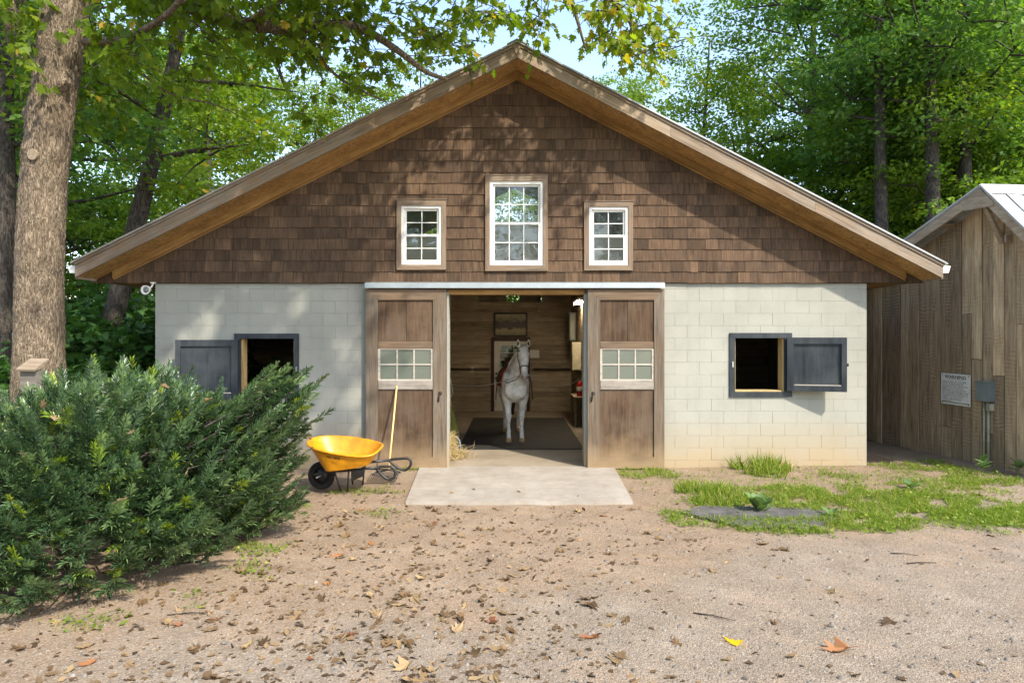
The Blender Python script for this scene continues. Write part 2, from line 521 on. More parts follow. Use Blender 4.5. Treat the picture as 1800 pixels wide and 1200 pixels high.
def ground_mat():
    m, nt, p = newmat('sandy_gravel_ground')
    tc = N(nt, 'TexCoord'); o = tc.outputs['Object']
    sep = N(nt, 'SeparateXYZ'); nt.links.new(o, sep.inputs[0])
    big = noise_(nt, o, .55, 5, .6)
    mid = noise_(nt, o, 2.6, 5, .62)
    fine = noise_(nt, o, 38, 4, .7)
    patch = noise_(nt, o, .9, 6, .68, .8)
    sand = ramp(nt, math_(nt, 'ADD', math_(nt, 'MULTIPLY', mid, .5), math_(nt, 'MULTIPLY', patch, .5)), [(.3, (.150, .096, .056)), (.5, (.235, .160, .100)), (.68, (.335, .248, .172))])
    gravel = ramp(nt, mid, [(.3, (.155, .122, .090)), (.55, (.225, .187, .146)), (.75, (.30, .258, .21))])
    # gravelled drive towards the camera and to the right, clay sand by the barn
    d = math_(nt, 'ADD', math_(nt, 'MULTIPLY', sep.outputs[1], -.34), math_(nt, 'MULTIPLY', sep.outputs[0], .17))
    d = math_(nt, 'ADD', d, math_(nt, 'MULTIPLY', big, 2.2))
    k = ramp(nt, math_(nt, 'ADD', d, 1.0), [(.0, (0, 0, 0)), (.45, (1, 1, 1))])
    c = mix(nt, k, sand, gravel)
    # wheel tracks: long, faint bands running across the drive
    vr = N(nt, 'VectorRotate', rotation_type='Z_AXIS'); vr.inputs['Angle'].default_value = .42
    nt.links.new(o, vr.inputs['Vector'])
    ms_ = N(nt, 'VectorMath', operation='MULTIPLY'); nt.links.new(vr.outputs[0], ms_.inputs[0]); ms_.inputs[1].default_value = (.30, 2.6, 1)
    trk = noise_(nt, ms_.outputs[0], 1.0, 5, .65, .4)
    c = mix(nt, math_(nt, 'MULTIPLY', ramp(nt, trk, [(.40, (1, 1, 1)), (.54, (0, 0, 0))]), .35), c, (.17, .125, .085))
    c = mix(nt, math_(nt, 'MULTIPLY', ramp(nt, trk, [(.55, (0, 0, 0)), (.70, (1, 1, 1))]), .35), c, (.34, .275, .205))
    # redder clay streaks
    red = ramp(nt, noise_(nt, o, 1.3, 4, .6), [(.52, (0, 0, 0)), (.72, (1, 1, 1))])
    c = mix(nt, math_(nt, 'MULTIPLY', red, .45), c, (.29, .165, .09))
    # leaf mould under the trees, beyond the yard
    far = ramp(nt, math_(nt, 'MULTIPLY', math_(nt, 'ADD', sep.outputs[1], math_(nt, 'MULTIPLY', mid, 3)), .05), [(.72, (0, 0, 0)), (.82, (1, 1, 1))])
    c = mix(nt, far, c, (.075, .072, .028))
    # grit: dark and pale specks
    vo = N(nt, 'TexVoronoi', Scale=85.0); nt.links.new(o, vo.inputs['Vector'])
    sp = N(nt, 'SeparateXYZ'); nt.links.new(vo.outputs['Color'], sp.inputs[0])
    c = mix(nt, math_(nt, 'MULTIPLY', ramp(nt, sp.outputs[0], [(.74, (0, 0, 0)), (.82, (1, 1, 1))]), .5), c, (.12, .088, .06))
    c = mix(nt, math_(nt, 'MULTIPLY', ramp(nt, sp.outputs[1], [(.80, (0, 0, 0)), (.9, (1, 1, 1))]), .5), c, (.40, .345, .27))
    c = mix(nt, .25, c, ramp(nt, fine, [(.3, (.15, .11, .08)), (.7, (.46, .39, .315))]))
    nt.links.new(c, p.inputs['Base Color'])
    p.inputs['Roughness'].default_value = .95
    p.inputs['Specular IOR Level'].default_value = .15
    hgt = math_(nt, 'ADD', fine, math_(nt, 'MULTIPLY', vo.outputs['Distance'], -.8))
    hgt = math_(nt, 'ADD', hgt, math_(nt, 'MULTIPLY', noise_(nt, o, 11, 4, .6), 1.2))
    hgt = math_(nt, 'ADD', hgt, math_(nt, 'MULTIPLY', patch, 3.0))
    bump(nt, p, hgt, .6, .014)
    return m
M['ground'] = ground_mat()
xs = np.concatenate([-np.geomspace(400, 9.2, 26), np.arange(-9, 9.01, .055), np.geomspace(9.2, 400, 26)])
ys = np.concatenate([-np.geomspace(400, 2, 22), np.arange(1.5, 3, .3), np.arange(3, 14, .055), np.geomspace(14.2, 400, 30)])
gv = np.array([(x, y, gz(x, y)) for y in ys for x in xs], dtype=np.float32)
nx, ny = len(xs), len(ys)
ii = (np.arange(ny - 1)[:, None] * nx + np.arange(nx - 1)[None]).ravel()
gf = np.stack([ii, ii + 1, ii + 1 + nx, ii + nx], 1)
ground = link('ground', np_mesh('ground', gv, gf, np.zeros(len(gf)), True), M['ground'])
tag(ground, 'sandy drive of tan clay and grey gravel', kind='structure')

# concrete apron in front of the doorway
def concrete(name, a, b):
    m, nt, p = newmat(name)
    tc = N(nt, 'TexCoord'); o = tc.outputs['Object']
    c = ramp(nt, noise_(nt, o, 1.6, 6, .65), [(.3, a), (.7, b)])
    c = mix(nt, math_(nt, 'MULTIPLY', ramp(nt, noise_(nt, o, 5, 5, .7), [(.45, (0, 0, 0)), (.7, (1, 1, 1))]), .55), c, (.22, .165, .11))
    nt.links.new(c, p.inputs['Base Color'])
    p.inputs['Roughness'].default_value = .85
    bump(nt, p, noise_(nt, o, 60, 4, .7), .4, .004)
    return m
M['apron'] = concrete('apron_concrete', (.25, .225, .19), (.355, .325, .285))
M['floorc'] = concrete('aisle_concrete', (.20, .165, .12), (.32, .27, .205))
mb = MB()
top = [(-1.385, 8.75), (1.575, 8.75), (1.69, 11.17), (-1.53, 11.17)]
mb.add([(x, y, .012) for x, y in top] + [(x * 1.005, y - .012 * (y < 9), -.12) for x, y in top],
       [(0, 1, 2, 3), (4, 5, 1, 0), (5, 6, 2, 1), (6, 7, 3, 2), (7, 4, 0, 3)], .5)
tag(mb.build('concrete_apron', M['apron']), 'pale concrete apron in front of the barn doorway', kind='structure')

# ------------------------------------------------------------------ barn
XL, XR = -5.94, 5.905                     # block wall ends
EL, ER = -6.90, 6.81                      # eaves
AX, AZ = .081, 6.56                       # soffit apex
SL, SR = (AZ - 3.10) / (AX - EL), (AZ - 3.083) / (ER - AX)
def zs(x): return AZ - (AX - x) * SL if x < AX else AZ - (x - AX) * SR
YF, YB = 10.616, 20.3                     # fascia plane, back of the barn
OX0, OX1, OZ = wx(786), wx(1030), wz(517) # doorway
barn = thing('barn', (0, YW, 0), 'barn of painted block walls under a brown shingled gable with open sliding doors', 'barn')

# shutter openings (inner)
RW = (wx(1291), wx(1378), wz(688), wz(594))
LW = (wx(424), wx(518), wz(690), wz(595))
# --- block walls
wall = MB()
def wall_pieces(mb, x0, x1, z0, z1, hole, ya, yb):
    hx0, hx1, hz0, hz1 = hole
    mb.box(x0, hx0, ya, yb, z0, z1, .5); mb.box(hx1, x1, ya, yb, z0, z1, .5)
    mb.box(hx0, hx1, ya, yb, z0, hz0, .5); mb.box(hx0, hx1, ya, yb, hz1, z1, .5)
ya, yb = YW + .004, YW + .19
wall_pieces(wall, XL, OX0, -.15, 3.05, LW, ya, yb)
wall_pieces(wall, OX1, XR, -.15, 3.05, RW, ya, yb)
wall.box(OX0, OX1, ya, yb, OZ, 3.05, .5)
wall.box(XL, XL + .19, yb, YB, -.15, 3.05, .5); wall.box(XR - .19, XR, yb, YB, -.15, 3.05, .5)
wall_o = wall.build('block_wall', M['paint'], barn)
CH, BL = .2032, .4064
def blocks(x0, x1, hole, phase):
    k = 0
    z = .11 - CH
    while z < 3.04:
        za, zb = max(z, -.08), min(z + CH, 3.048)
        x = x0 - (BL / 2 if k % 2 else 0) - phase
        while x < x1:
            a, b = max(x, x0), min(x + BL, x1)
            x += BL
            segs = [(a, b, za, zb)]
            hx0, hx1, hz0, hz1 = hole
            if b > hx0 and a < hx1 and zb > hz0 and za < hz1:      # cut at the opening
                segs = []
                if a < hx0: segs.append((a, hx0, za, zb))
                if b > hx1: segs.append((hx1, b, za, zb))
                m0, m1 = max(a, hx0), min(b, hx1)
                if zb > hz1: segs.append((m0, m1, hz1, zb))
                if za < hz0: segs.append((m0, m1, za, hz0))
            for a_, b_, c_, d_ in segs:
                if b_ - a_ < .03 or d_ - c_ < .02: continue
                g = U(.0003, .0011)
                pr = U(.0, .0022)
                ch = U(.0008, .003)
                MB().bbox(a_ + g, b_ - g, YW - .004 - pr, YW + .03, c_ + g, d_ - g, ch).build('block', M['paint'], wall_o)
        z += CH
        k += 1
blocks(XL, wx(652), LW, .05)
blocks(wx(1156), XR, RW, .12)
# painted jambs and timber lintel of the doorway
MB().box(OX0 - .02, OX0 + .03, YW - .06, yb + .02, -.02, OZ, .4).build('door_jamb', M['paint'], barn)
MB().box(OX1 - .035, OX1 + .02, YW - .06, yb + .02, -.02, OZ, .6).build('door_jamb', M['paint'], barn)
MB().box(OX0 + .03, OX1 - .035, YW - .05, yb + .02, OZ - .005, OZ + .12, .6).build('lintel', M['honey'], barn)

# --- shingled gable
YG = YW - .045
WINS = [(wx(697, 11.1), wx(784, 11.1), wz(474, 11.1), wz(351, 11.1), wx(705, 11.1), wx(776, 11.1), wz(465, 11.1), wz(361, 11.1), 2),
        (wx(853, 11.1), wx(963, 11.1), wz(476, 11.1), wz(308, 11.1), wx(861, 11.1), wx(955, 11.1), wz(466, 11.1), wz(318, 11.1), 3),
        (wx(1027, 11.1), wx(1113, 11.1), wz(475, 11.1), wz(354, 11.1), wx(1036, 11.1), wx(1105, 11.1), wz(466, 11.1), wz(363, 11.1), 2)]
gab = MB()
br = sorted([EL + .02, ER - .02, AX] + [w[4] for w in WINS] + [w[5] for w in WINS])
ZG = 3.054
for a, b in zip(br, br[1:]):
    holes = [w for w in WINS if w[4] - 1e-6 <= a and b <= w[5] + 1e-6]
    za, zb = max(zs(a), ZG + .03), max(zs(b), ZG + .03)
    if holes:
        w = holes[0]
        gab.prism([(a, ZG), (b, ZG), (b, w[6]), (a, w[6])], YG + .012, YW + .12, .5)
        gab.prism([(a, w[7]), (b, w[7]), (b, zb), (a, za)], YG + .012, YW + .12, .5)
    else:
        gab.prism([(a, ZG), (b, ZG), (b, zb), (a, za)], YG + .012, YW + .12, .5)
gable = gab.build('gable_wall', M['shingle'], barn)
def clip(poly, f):
    out = []
    for i in range(len(poly)):
        p, q = poly[i], poly[(i + 1) % len(poly)]
        fp, fq = f(p), f(q)
        if fp >= 0: out.append(p)
        if fp * fq < 0:
            t = fp / (fp - fq)
            out.append((p[0] + (q[0] - p[0]) * t, p[1] + (q[1] - p[1]) * t))
    return out
EXPO = .1834
sh = []
for k in range(20):
    z0 = ZG + EXPO * k
    z1 = z0 + EXPO + .012
    x = EL + U(-.2, 0)
    xe = ER
    while x < xe:
        w = random.choice((U(.12, .17), U(.16, .24), U(.22, .34)))
        a, b = x, x + w - U(.001, .005)
        x += w
        dz = U(-.006, .004)
        poly = [(a, z0 + dz), (b, z0 + dz + U(-.002, .002)), (b, z1), (a, z1)]
        polys = [poly]
        for wn_ in WINS:
            nxt = []
            for pl in polys:
                ax0, ax1 = min(p[0] for p in pl), max(p[0] for p in pl)
                az0, az1 = min(p[1] for p in pl), max(p[1] for p in pl)
                if ax1 <= wn_[4] or ax0 >= wn_[5] or az1 <= wn_[6] or az0 >= wn_[7]:
                    nxt.append(pl); continue
                nxt += [q for q in (clip(pl, lambda p: wn_[4] - .005 - p[0]), clip(pl, lambda p: p[0] - wn_[5] - .005),
                        clip(clip(clip(pl, lambda p: p[1] - wn_[7] - .005), lambda p: p[0] - wn_[4] + .004), lambda p: wn_[5] + .004 - p[0]),
                        clip(clip(clip(pl, lambda p: wn_[6] - .005 - p[1]), lambda p: p[0] - wn_[4] + .004), lambda p: wn_[5] + .004 - p[0])) if len(q) > 2]
            polys = nxt
        for pl in polys:
            pl = clip(pl, lambda p: zs(EL) + (p[0] - EL) * SL - .015 - p[1])
            pl = clip(pl, lambda p: zs(ER) + (ER - p[0]) * SR - .015 - p[1]) if len(pl) > 2 else pl
            if len(pl) < 3: continue
            ar = abs(sum(pl[i][0] * pl[(i + 1) % len(pl)][1] - pl[(i + 1) % len(pl)][0] * pl[i][1] for i in range(len(pl)))) / 2
            if ar > .0008: sh.append((ar, z0, pl))
sh.sort(key=lambda s: -s[0])
rest = MB()
for i, (ar, z0, pl) in enumerate(sh):
    mbs = MB() if i < 300 else rest
    lift = U(.0, .006)
    n = len(pl)
    front = [(x, YG - .014 - lift + (z - z0) / EXPO * .013, z) for x, z in pl]
    back = [(x, YG + .011, z) for x, z in pl]
    fs = [tuple(range(n))] + [(j, j + n, (j + 1) % n + n, (j + 1) % n) for j in range(n)]
    t = min(1, max(0, random.gauss(.45, .22)))
    if z0 < ZG + .1: t = min(1, t * .8)
    mbs.add(front + back, fs, t)
    if i < 300: mbs.build('shingle', M['shingle'], gable)
tag(rest.build('shingles', M['shingle'], gable), kind='stuff')

# --- roof, soffit, fascia
def strip(x0, x1, dz0, dz1, y0, y1, m, name, parent, tone=None, shift=0.0):
    mb = MB()
    mb.prism([(x0, zs(x0) + dz0), (x1, zs(x1) + dz0), (x1, zs(x1) + dz1), (x0, zs(x0) + dz1)], y0, y1, tone)
    return mb.build(name, m, parent)
roof_e = strip(EL - .05, AX, .235, .262, YF - .04, YB + .3, M['roofedge'], 'roof_slope', barn, .4)
roof_r = strip(AX, ER + .05, .235, .262, YF - .04, YB + .3, M['roofmetal'], 'roof_slope', barn, .6)
mb = MB()
for s, x in ((-1, AX - .16), (1, AX + .16)):
    mb.prism(sorted([(AX, zs(AX) + .265), (AX, zs(AX) + .285), (x, zs(x) + .285), (x, zs(x) + .265)], key=lambda p: math.atan2(p[1] - zs(AX) - .23, p[0] - (AX + x) / 2)), YF - .05, YB + .3, .5)
mb.build('ridge_cap', M['roofmetal'], barn)
nseg = 5
for side, (xa, xb) in enumerate(((EL, AX), (AX, ER))):
    par = roof_e if side == 0 else roof_r
    cuts = [xa + (xb - xa) * t for t in ((0, .34, .68, 1) if side == 0 else (0, .36, .7, 1))]
    for a, b in zip(cuts, cuts[1:]):
        strip(a + .0015, b - .0015, .0, .185, YF, YF + .038, M['fascial' if side == 0 else 'fasciar'], 'fascia_board', par)
    strip(xa, xb, .187, .232, YF - .018, YF + .038, M['fascial' if side == 0 else 'fasciar'], 'fascia_trim', par, .1 if side else .05)
    cuts = [xa + (xb - xa) * t for t in (0, .18, .5, .82, 1)]
    for a, b in zip(cuts, cuts[1:]):
        strip(a + .0015, b - .0015, .004, .016, YF + .039, YW + .1, M['osb'], 'soffit_panel', par)
    x0, x1 = (xa + .3, xb) if side == 0 else (xa, xb - .3)
    strip(x0, x1, -.115, .002, YG - .055, YG - .024, M['honeyl' if side == 0 else 'honeyr'], 'frieze_board', par)
    strip(x0, x1, -.150, -.110, YG - .024, YG + .005, M['honeyl' if side == 0 else 'honeyr'], 'frieze_strip', par, .1)
    # roof deck behind the soffit
    strip(xa, xb, .17, .23, YF + .04, YB + .3, M['honey'], 'roof_deck', par, .2)
mb = MB()   # little wedge block in the notch at the peak
mb.prism([(AX - .005, AZ + .02), (AX + .07, AZ + .20), (AX - .075, AZ + .20)], YF - .014, YF + .02, .8)
mb.build('peak_wedge', M['fascia'], barn)
# boxed eaves along both sides, gutters
for s, xe, xw in ((-1, EL, XL), (1, ER, XR)):
    a, b = min(xe, xw), max(xe, xw)
    MB().box(a, b, YG + .02, YB, 3.085, 3.105, .4).build('eave_soffit', M['honey'], barn)
    MB().box(xe - .02, xe + .02, YF + .04, YB + .3, 3.075 , 3.31, .6).build('eave_fascia', M['fascia'], barn)
    mb = MB()
    g = [(0, .0), (.09, .0), (.125, .11), (.115, .11), (.085, .01), (.01, .01), (.01, .12), (0, .12)]
    mb.prism([(xe + s * (.022 + x), 3.17 + z) for x, z in (g if s > 0 else g[::-1])], YF + .05, YB + .2, .5)
    mb.prism([(xe + s * (.022 + x), 3.17 + z) for x, z in ([(0, 0), (.09, 0), (.125, .11), (0, .12)] if s > 0 else [(0, .12), (.125, .11), (.09, 0), (0, 0)])], YF + .045, YF + .05, .5)
    mb.build('gutter', M['white_metal'], barn)
# --- windows in the gable
def sash(par, x0, x1, z0, z1, cols, rows, y, screen):
    w = .036
    mb = MB()
    mb.box(x0, x0 + w, y, y + .03, z0, z1, .5); mb.box(x1 - w, x1, y, y + .03, z0, z1, .5)
    mb.box(x0 + w, x1 - w, y, y + .03, z0, z0 + w, .5); mb.box(x0 + w, x1 - w, y, y + .03, z1 - w, z1, .5)
    gx0, gx1, gz0, gz1 = x0 + w, x1 - w, z0 + w, z1 - w
    for i in range(1, cols):
        xx = gx0 + (gx1 - gx0) * i / cols
        mb.box(xx - .007, xx + .007, y + .008, y + .026, gz0, gz1, .5)
    for j in range(1, rows):
        zz = gz0 + (gz1 - gz0) * j / rows
        mb.box(gx0, gx1, y + .0085, y + .0255, zz - .007, zz + .007, .5)
    mb.build('sash', M['vinyl'], par)
    for i in range(cols):
        for j in range(rows):
            a, b = gx0 + (gx1 - gx0) * i / cols, gx0 + (gx1 - gx0) * (i + 1) / cols
            c, d = gz0 + (gz1 - gz0) * j / rows, gz0 + (gz1 - gz0) * (j + 1) / rows
            mb = MB()
            tl = U(-.004, .004)
            mb.add([(a, y + .015, c), (b, y + .015, c), (b, y + .015 + tl, d), (a, y + .015 + tl, d)], [(0, 1, 2, 3)])
            mb.build('pane', M['glass'], par)
    if screen:
        MB().add([(gx0, y + .029, gz0), (gx1, y + .029, gz0), (gx1, y + .029, gz1), (gx0, y + .029, gz1)], [(0, 1, 2, 3)], .5).build('insect_screen', M['screen'], par)
for (a, b, c, d, x0, x1, z0, z1, cols) in WINS:
    yo = YG - .05
    f = .045
    mb = MB()
    yv = YG - .028
    n0, n1, m0, m1 = x0 + f, x1 - f, z0 + f, z1 - f
    vs = [(x, y, z) for y in (yv, YG + .07) for x, z in ((x0, z0), (x1, z0), (x1, z1), (x0, z1), (n0, m0), (n1, m0), (n1, m1), (n0, m1))]
    fs = []
    for i in range(4):
        j = (i + 1) % 4
        fs += [(i, j, j + 4, i + 4), (i + 8, i + 12, j + 12, j + 8), (i, i + 8, j + 8, j), (i + 4, j + 4, j + 12, i + 12)]
    win = mb.add(vs, fs, .5).build('window', M['vinyl'], barn)
    MB().prism([(a, c), (x0, z0), (x0, z1), (a, d)], yo, YG + .012, .35).build('casing_board', M['casing'], win)
    MB().prism([(x1, z0), (b, c), (b, d), (x1, z1)], yo + .001, YG + .012, .55).build('casing_board', M['casing'], win)
    MB().prism([(a, c), (b, c), (x1, z0), (x0, z0)], yo - .002, YG + .012, .7).build('casing_board', M['casingx'], win)
    MB().prism([(x0, z1), (x1, z1), (b, d), (a, d)], yo - .001, YG + .012, .4).build('casing_board', M['casingx'], win)
    MB().box(a - .006, b + .006, yo - .014, YG + .012, d + .001, d + .011, .9).build('drip_cap', M['casingx'], win)
    zm = (z0 + z1) / 2
    sash(win, x0 + f, x1 - f, zm - .012, z1 - f, cols, 2, YG + .012, False)
    sash(win, x0 + f, x1 - f, z0 + f, zm + .016, cols, 2, YG - .018, True)

# --- sheet-metal cover over the door track
ye = YW - .2
mb = MB()
x0, x1 = wx(641, ye), wx(1169, ye)
za, zb, zc = wz(506, ye), wz(497, ye), wz(495.5, YG - .03)
mb.add([(x0, ye, za), (x1, ye, za), (x1, ye, zb), (x0, ye, zb), (x1, YG - .02, zc), (x0, YG - .02, zc), (x0, ye + .015, za), (x1, ye + .015, za),
        (x0, YG - .02, zc - .02), (x1, YG - .02, zc - .02), (x1, ye + .015, zb - .012), (x0, ye + .015, zb - .012)],
       [(0, 1, 2, 3), (3, 2, 4, 5), (0, 6, 7, 1), (6, 11, 10, 7), (11, 8, 9, 10), (0, 3, 5, 8, 11, 6), (1, 7, 10, 9, 4, 2)], .5)
mb.build('track_cover', M['galv'], barn)
MB().box(x0 + .03, x1 - .03, YW - .055, YW - .006, 2.93, 3.04, .5).build('track_board', M['doorwoodx'], barn)

# --- sliding doors
def sliding_door(xs_, mirror):
    """xs_: outer left, panel left, panel right, outer right (px in the door plane)"""
    yd = YW - .145
    a, b, c, d = [wx(p, yd) for p in xs_]
    Z = lambda py: wz(py, yd)
    zt, zp, zr, zs1, zs0, zq, zl, zb = Z(508), Z(527), Z(600), Z(613), Z(668), Z(685), Z(803), Z(823.5)
    th = .055
    base = MB()
    base.box(a + .01, d - .01, yd + th, yd + th + .03, zb + .02, zt - .01, .4)
    # opening of the sash is cut out of the backing by building it in pieces
    base = MB()
    base.box(a + .01, d - .01, yd + th, yd + th + .025, zs1, zt - .01, .4)
    base.box(a + .01, d - .01, yd + th, yd + th + .025, zb + .02, zs0, .4)
    base.box(a + .01, b + .03, yd + th, yd + th + .025, zs0, zs1, .4); base.box(c - .03, d - .01, yd + th, yd + th + .025, zs0, zs1, .4)
    door = base.build('sliding_door', M['doorpanel'], barn)
    MB().prism([(a, zb), (b, zl), (b, zp), (a, zt)], yd, yd + th - .002, .45).build('stile', M['doorwood'], door)
    MB().prism([(c, zl), (d, zb), (d, zt), (c, zp)], yd + .001, yd + th - .002, .6).build('stile', M['doorwood'], door)
    MB().prism([(b, zp), (c, zp), (d, zt), (a, zt)], yd - .001, yd + th - .002, .55).build('top_rail', M['doorwoodx'], door)
    MB().prism([(a, zb), (d, zb), (c, zl), (b, zl)], yd - .001, yd + th - .002, .5).build('bottom_rail', M['doorwoodx'], door)
    # upper panel of two boards, lower panel
    m_ = (b + c) / 2 + .01
    for p, q in ((b, m_ - .0025), (m_ + .0025, c)):
        MB().bbox(p, q, yd + .028, yd + th - .001, zr, zp, .004).build('panel_board', M['doorpanel'], door)
        if p == b: MB().bbox(b, c, yd + .028, yd + th - .001, zl, zq, .002).build('panel_board', M['doorpanel'], door)
    MB().bbox(b, c, yd + .012, yd + th, zs1, zr, .008, .4).build('mid_rail', M['doorwoodx'], door)
    MB().bbox(b, c, yd + .004, yd + th, zq, zs0, .01, .8).build('sash_sill', M['grey_wood'], door)
    # six-light sash
    sx0, sx1 = b + .022, c - .022
    mb = MB()
    w = .014
    y0, y1 = yd + .014, yd + .044
    mb.box(b, sx0 + w, y0, y1, zs0, zs1, .3); mb.box(sx1 - w, c, y0, y1, zs0, zs1, .3)
    mb.box(sx0 + w, sx1 - w, y0, y1, zs0, zs0 + w, .5); mb.box(sx0 + w, sx1 - w, y0, y1, zs1 - w, zs1, .5)
    gx0, gx1, gz0, gz1 = sx0 + w, sx1 - w, zs0 + w, zs1 - w
    for i in (1, 2):
        xx = gx0 + (gx1 - gx0) * i / 3
        mb.box(xx - .011, xx + .011, y0 + .003, y1 - .002, gz0, gz1, .6)
    zz = (gz0 + gz1) / 2
    mb.box(gx0, gx1, y0 + .002, y1 - .003, zz - .011, zz + .011, .6)
    mb.build('sash', M['peeling'], door)
    for i in range(3):
        for j in range(2):
            p, q = gx0 + (gx1 - gx0) * i / 3, gx0 + (gx1 - gx0) * (i + 1) / 3
            r, s = gz0 + (gz1 - gz0) * j / 2, gz0 + (gz1 - gz0) * (j + 1) / 2
            t = U(-.004, .004)
            MB().add([(p, yd + .03, r), (q, yd + .03, r), (q, yd + .03 + t, s), (p, yd + .03 + t, s)], [(0, 1, 2, 3)]).build('pane', M['dusty'], door)
    # ring pull
    hx = (c + d) / 2 + .01 if not mirror else (a + b) / 2 - .01
    hz = Z(697)
    mb = MB()
    mb.disc((hx, yd - .006, hz + .06), (0, 1, 0), .028, .012)
    mb.tube([(hx - .0, yd - .01, hz + .06), (hx - .012, yd - .035, hz + .03), (hx - .022, yd - .03, hz - .03), (hx - .03, yd - .012, hz - .075)], .011, 8)
    mb.build('pull_handle', M['rust'], door, True)
    # wheel hangers on the track, steel edge
    mb = MB()
    for xx in (a + .2, d - .2):
        mb.box(xx - .03, xx + .03, yd + th + .026, yd + th + .034, zt - .1, zt + .05, .5)
    mb.build('hanger', M['rust'], door)
    return door
sliding_door((643, 664, 761, 785), False)
sliding_door((1033, 1055, 1150, 1168), True)
MB().box(wx(786.0, YW - .06), wx(786, YW - .06) + .028, YW - .09, YW - .062, .0, 2.9, .5).build('door_stop', M['paint'], barn)

# --- shutters and their frames
def shutter(hole, outer, leaf, side, label):
    hx0, hx1, hz0, hz1 = hole
    ox0, ox1, oz0, oz1 = outer
    y0, y1 = YW - .034, YW + .01
    fr = MB()
    fr.box(ox0, hx0, y0, y1, hz0, hz1, .4); fr.box(hx1, ox1, y0, y1, hz0, hz1, .5)
    fr.box(ox0, ox1, y0 - .001, y1, oz0, hz0, .3); fr.box(ox0, ox1, y0 - .001, y1, hz1, oz1, .6)
    frame = fr.build('shutter_frame', M['slate'], barn)
    mb = MB()
    mb.box(hx0, hx1, YW - .01, YW + .2, hz0 - .001, hz0 + .022, .4)
    mb.box(hx0, hx0 + .02, YW + .011, YW + .2, hz0 + .022, hz1, .2); mb.box(hx1 - .02, hx1, YW + .011, YW + .2, hz0 + .022, hz1, .8)
    mb.build('reveal_board', M['bare'], frame)
    # the leaf, hinged at the side and swung back almost flat to the wall
    w, h, th, ang = leaf
    hinge = Vector((hx1 + .03 if side > 0 else hx0 - .03, YW - .04, 0))
    u = Vector((side * math.cos(ang), -math.sin(ang), 0))
    nrm = Vector((-side * math.sin(ang), -math.cos(ang), 0)).normalized()
    def slab(mb, s0, s1, z0, z1, d0, d1, tone):
        p0, p1 = hinge + u * s0, hinge + u * s1
        c = (p0 + p1) / 2 + nrm * ((d0 + d1) / 2)
        c.z = (z0 + z1) / 2
        mb.obox(c, u * (s1 - s0) / 2, nrm * (d1 - d0) / 2, Vector((0, 0, (z1 - z0) / 2)), tone)
    z0, z1 = h
    sh_ = MB()
    slab(sh_, .01, w, z0, z1, 0, th * .5, .5)
    leaf_o = sh_.build('shutter_leaf', M['slate'], barn)
    k = .105
    for s0, s1, q0, q1, t in ((.0, k, z0, z1, .35), (w - k * .75, w, z0, z1, .6), (k, w - k * .75, z1 - k, z1, .5), (k, w - k * .75, z0, z0 + k * .9, .45)):
        mb = MB(); slab(mb, s0, s1, q0, q1, th * .5, th * 1.05, t); mb.build('leaf_rail', M['slate'], leaf_o)
    mb = MB(); slab(mb, k + .002, w - k * .75 - .002, z0 + k * .9, z0 + k * .9 + .014, th * .5, th * .95, .9); mb.build('worn_ledge', M['peeling'], leaf_o)
    mb = MB()
    slab(mb, w, w + .03, (z0 + z1) / 2 - .03, (z0 + z1) / 2 + .02, th * .3, th * .6, .5)
    mb.build('latch', M['rust'], leaf_o)
    mb = MB()
    xx = hx0 - .04 if side > 0 else hx1 + .04
    mb.box(xx - .012, xx + .012, YW - .05, YW - .035, (z0 + z1) / 2 - .05, (z0 + z1) / 2 + .04, .5)
    mb.build('hook', M['galv'], frame)
shutter(RW, (wx(1282), wx(1391), wz(697), wz(585)), (.90, (wz(686), wz(593)), .06, R(16)), 1, '')
shutter(LW, (wx(413), wx(526), wz(699), wz(586)), (.95, (wz(700), wz(597)), .06, R(14)), -1, '')

# --- inside: aisle, stalls, ceiling
IX0, IX1, YI = -2.15, 1.75, 19.7
mb = MB(); mb.box(XL + .19, XR - .19, YW + .0, YB, -.25, 0.0, .5)
tag(mb.build('barn_floor', M['floorc']), 'worn concrete floor inside the barn aisle', kind='structure')
mb = MB(); mb.box(XL + .2, XR - .2, yb + .002, YB, 3.56, 3.6, .3)
mb.build('ceiling', M['intboardy'], barn)
backw = MB()
DX0, DX1, DZ = -.52, .43, 2.08
for a, b, c, d in ((IX0, DX0 - .09, 0, 3.2), (DX1 + .09, IX1, 0, 3.2), (DX0 - .09, DX1 + .09, DZ + .09, 3.2)):
    backw.box(a, b, YI + .02, YI + .1, c, d, .5)
backw.box(IX0, -1.0, YI + .02, YI + .1, 3.2, 3.56, .5); backw.box(.87, IX1, YI + .02, YI + .1, 3.2, 3.56, .5)
backw.box(-1.0, -.17, YI + .5, YI + .55, 3.2, 3.56, .1); backw.box(.22, .87, YI + .5, YI + .55, 3.2, 3.56, .1)
backw.box(-1.0, .87, YI + .1, YI + .6, 3.17, 3.2, .1)
back_o = backw.build('back_wall', M['intboard'], barn)
z = .02
BH = .137
while z < 3.18:
    d = min(z + BH, 3.195)
    spans = [(IX0, IX1)]
    if z < DZ + .09: spans = [(IX0, DX0 - .092), (DX1 + .092, IX1)]
    for a, b in spans:
        xx = a
        while xx < b:
            e = min(b, xx + U(1.2, 3.0))
            if b - e < .3: e = b
            MB().bbox(xx + .001, e - .001, YI - U(0, .003), YI + .019, z + .003, d - .003, .006).build('board', M['intboard'], back_o)
            xx = e
    z += BH
